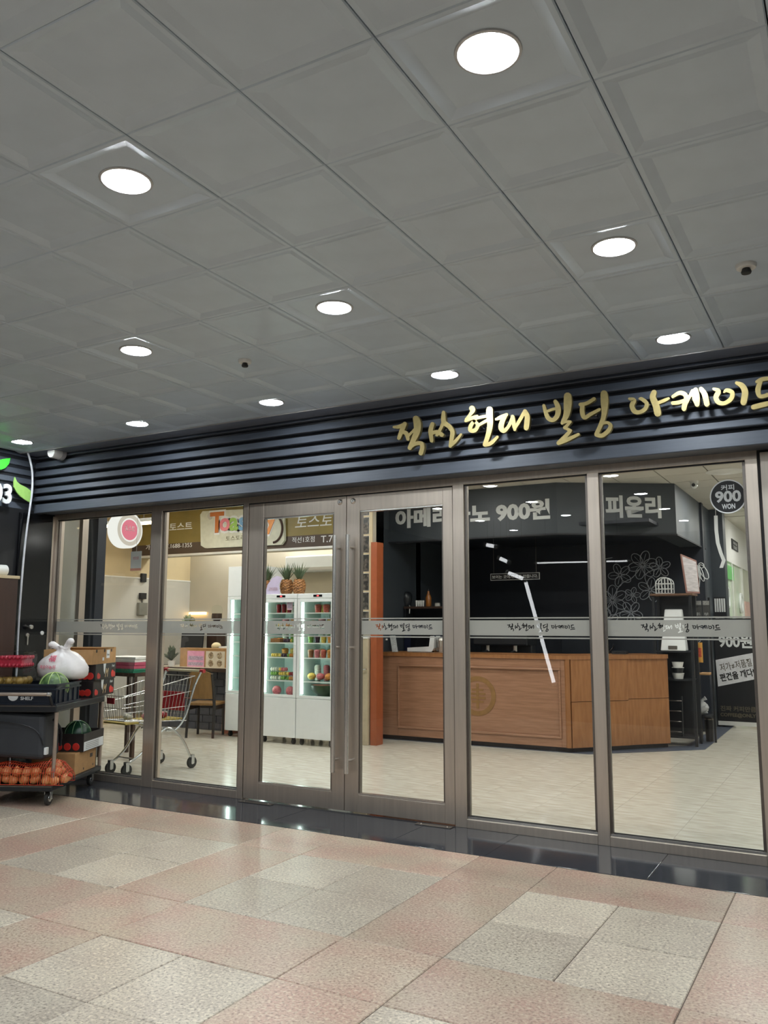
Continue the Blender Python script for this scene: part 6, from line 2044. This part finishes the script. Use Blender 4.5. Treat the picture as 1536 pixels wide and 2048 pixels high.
# lower deck
ZLW = 0.1755
M_BAGK = pm('black_nylon', S(48, 50, 54), 0.55, 0, 0.1, 5, bump=0.15)
cbg = on_trolley('cooler_bag', 'large dark grey insulated delivery bag hanging inside the trolley', 'bag', 0.33, 0.27, ZLW + 0.225, 0.0)
MB().hexa([(-0.26, -0.24, 0), (0.235, -0.25, -0.03), (0.225, 0.10, -0.03), (-0.26, 0.10, 0), (-0.27, -0.22, 0.385), (0.21, -0.22, 0.36), (0.20, 0.10, 0.36), (-0.27, 0.10, 0.385)]).build('bag_body', M_BAGK, cbg, bevel=0.05, seg=4)
MB().tube(smooth_path([(-0.25, -0.245, 0.30), (0.0, -0.255, 0.28), (0.16, -0.255, 0.22), (0.22, -0.24, 0.1)], 4), 0.006, 6).build('piping', M_BLACKP, cbg, smooth=True)
MB().tube(smooth_path([(0.235, -0.1, 0.3), (0.26, 0.0, 0.2), (0.24, 0.05, 0.06)], 4), 0.012, 6).build('strap', M_BLACKP, cbg, smooth=True)
box('buckle', 0.222, 0.246, -0.235, -0.19, 0.02, 0.08, M_PRINTW, cbg, bevel=0.004)
# onions in an orange net
on = on_trolley('onion_net', 'orange net sack of brown onions on the lower trolley deck', 'onion sack', 0.27, 0.22, ZLW)
M_ONION = pm('onion_skin', S(196, 120, 66), 0.35, 0, 0.25, 10, stretch=(1, 1, 0.3), col2=S(222, 164, 110))
rnd = random.Random(3)
ob = MB().lathe([(0.002, 0.0), (0.026, 0.004), (0.041, 0.02), (0.044, 0.036), (0.038, 0.055), (0.018, 0.07), (0.006, 0.08), (0.002, 0.086)], 14).build('onion', M_ONION, on, smooth=True)
spots = []
for row, (z_, t0) in enumerate(((0.0, -0.16), (0.066, -0.155))):
    for i in range(7):
        spots.append((-0.25 + 0.088 * i + 0.04 * row - (0.03 if row else 0), t0 + rnd.uniform(-0.01, 0.01), z_))
for i in range(5):
    spots.append((-0.22 + 0.09 * i, -0.07 + rnd.uniform(-0.01, 0.01), 0.0))
spots += [(0.25, -0.05, 0.06), (0.24, -0.11, 0.115), (0.30, -0.02, 0.0), (0.31, -0.1, 0.0), (0.16, -0.07, 0.0), (0.2, -0.05, 0.11)]
for k, (x, y, z_) in enumerate(spots):
    o = ob if k == 0 else ob.copy()
    if k:
        COL.objects.link(o)
    o.location = (x, y, z_ + 0.004)
    o.rotation_euler = (rnd.uniform(-0.5, 0.5), rnd.uniform(-0.5, 0.5), rnd.uniform(0, 6))
M_NET = pm('orange_net', S(196, 64, 30), 0.5, 0, 0.1, 30)
nt_ = MB()


def netp(u, v):
    # u along the sack, v round it (0 bottom front .. 1 bottom back)
    x = -0.30 + 0.665 * u
    a = PI * v
    hh_ = 0.165 - 0.01 * math.cos(u * 14) + (0.03 if u > 0.75 else 0) - (0.09 * max(0, u - 0.9) * 10)
    dd = 0.115
    return (x, -0.11 - dd * math.cos(a) * 1.0, 0.006 + hh_ * math.sin(a) ** 0.6)


for i in range(34):
    nt_.tube([netp(i / 33, min(1, max(0, v / 9 + 0.02 * math.sin(i)))) for v in range(10)], 0.0024, 4)
for j in range(9):
    nt_.tube([netp(u / 16, j / 8) for u in range(17)], 0.0024, 4)
nt_.build('net', M_NET, on)
MB().tube([(0.355, -0.11, 0.08), (0.385, -0.10, 0.06)], [0.02, 0.012], 8).build('net_tail', M_NET, on, smooth=True)
# cardboard box and melon box at the back of the lower deck
t = on_trolley('plain_carton', 'plain brown carton at the back of the lower trolley deck', 'carton', 0.22, 0.71, ZLW, 0.0)
box('carton_body', -0.2, 0.2, -0.22, 0.26, 0, 0.19, M_CARD, t, bevel=0.004)
for y in (0.12,):
    box('hand_hole', 0.2, 0.2015, y, y + 0.06, 0.11, 0.145, M_DWOOD, t)
for (y, z_) in ((-0.02, 0.03), (0.2, 0.035)):
    MB().lathe([(0.001, 0.0015), (0.01, 0.0015), (0.011, 0)][::-1], 12, (0.2, y, z_), axis='x').build('vent_hole', M_DWOOD, t)
t = on_trolley('melon_tray', 'open black printed carton tray holding a green melon on the lower deck', 'carton', 0.20, 0.83, ZLW + 0.191, 0.0)
mw, md_, mh = 0.21, 0.24, 0.16
MB().box(-mw, mw, -md_, md_, 0, 0.006).box(-mw, mw, -md_, -md_ + 0.006, 0.006, mh).box(-mw, mw, md_ - 0.006, md_, 0.006, mh).box(-mw, -mw + 0.006, -md_ + 0.006, md_ - 0.006, 0.006, mh).box(mw - 0.006, mw, -md_ + 0.006, md_ - 0.006, 0.006, mh).build('tray_wall', M_DKC, t)
box('white_label', mw, mw + 0.0015, -md_ + 0.01, md_ - 0.01, 0.005, 0.085, M_PRINTW, t)
for k in range(4):
    box('label_print', mw + 0.0015, mw + 0.002, -md_ + 0.05, 0.12, 0.018 + 0.016 * k, 0.022 + 0.016 * k, M_SSD, t)
for x in (-0.1, -0.02, 0.06, 0.14):
    MB().lathe([(0.001, -0.0025), (0.03, -0.002), (0.034, 0.0)], 16, (x, -md_, 0.045), axis='y').build('tomato_print', M_REDP, t)
t = on_trolley('green_melon', 'round dark green watermelon with pale lines sitting in the carton tray', 'melon', 0.14, 0.80, ZLW + 0.198)
MB().ball((0, 0, 0.125), 0.125, 0.125, 0.125, 24, 14).build('melon_body', pm('dark_melon', S(30, 62, 44), 0.25, 0, 0.2, 12), t, smooth=True)
for g in (0.2, 0.9, 1.6, 2.3):
    MB().tube([(0.1255 * math.cos(g) * math.sin(u), 0.1255 * math.sin(g) * math.sin(u), 0.125 - 0.1255 * math.cos(u)) for u in [2 * PI * i / 36 for i in range(36)]], 0.0025, 5, closed=True).build('stripe', pm('pale_stripe', S(130, 170, 120), 0.4), t, smooth=True)
MB().lathe([(0.001, 0.253), (0.02, 0.2525), (0.03, 0.249)][::-1], 14).build('sticker', M_PRINTW, t)

# ------------------------------------------------------------------ tube lamps across the walk (seen mirrored in the panes)
M_TUBEL = em('cool_tube', (0.95, 0.98, 1.0, 1), 9.0)


def mir(px, py, Y=13.0):
    p = at(px, py, Y)
    return Vector((p.x, 2 * YP - p.y, p.z))


def tube_lamp(label, p, q, r_=0.03, legs=True):
    t = thing('tube_lamp', label, 'lamp', (0, 0, 0), 0, 'tube lamps across the walk')
    MB().tube([p, q], r_, 12).build('tube', M_TUBEL, t, smooth=True)
    d = (q - p).normalized()
    MB().tube([p - d * 0.05, p], r_ * 1.3, 12).build('end_cap', M_WHITE, t, smooth=True)
    MB().tube([q, q + d * 0.05], r_ * 1.3, 12).build('end_cap', M_WHITE, t, smooth=True)
    if legs:
        for f in (0.1, 0.9):
            m = p.lerp(q, f)
            MB().tube([m, Vector((m.x, m.y, HC))], 0.006, 6).build('hanger', M_SSD, t)
    return t


tube_lamp('long hanging tube lamp mirrored as a thin line in the dark panes', mir(1075, 1126), mir(1255, 1122), 0.012)
tube_lamp('short hanging tube lamp mirrored above the small slogan sign', mir(974, 1090), mir(990, 1093), 0.03)
tube_lamp('second short tube lamp mirrored above the small slogan sign', mir(1001, 1117), mir(1016, 1124), 0.03)
tube_lamp('third short tube lamp mirrored beside the slogan sign', mir(1018, 1146), mir(1048, 1158), 0.03)
p, q = mir(1052, 1165), mir(1108, 1365)
t = tube_lamp('leaning tube lamp mirrored as a bright streak in the pane right of the doors', p, q, 0.03, False)
ft = q + (q - p).normalized() * 0.05
MB().tube([ft, Vector((ft.x + 0.12, ft.y, 0.012))], 0.015, 8).build('stand_pole', M_SSD, t, smooth=True)
MB().lathe([(0.15, 0), (0.15, 0.008), (0.03, 0.02), (0.001, 0.02)], 20, (ft.x + 0.12, ft.y, 0)).build('stand_foot', M_BLACKP, t, smooth=True)
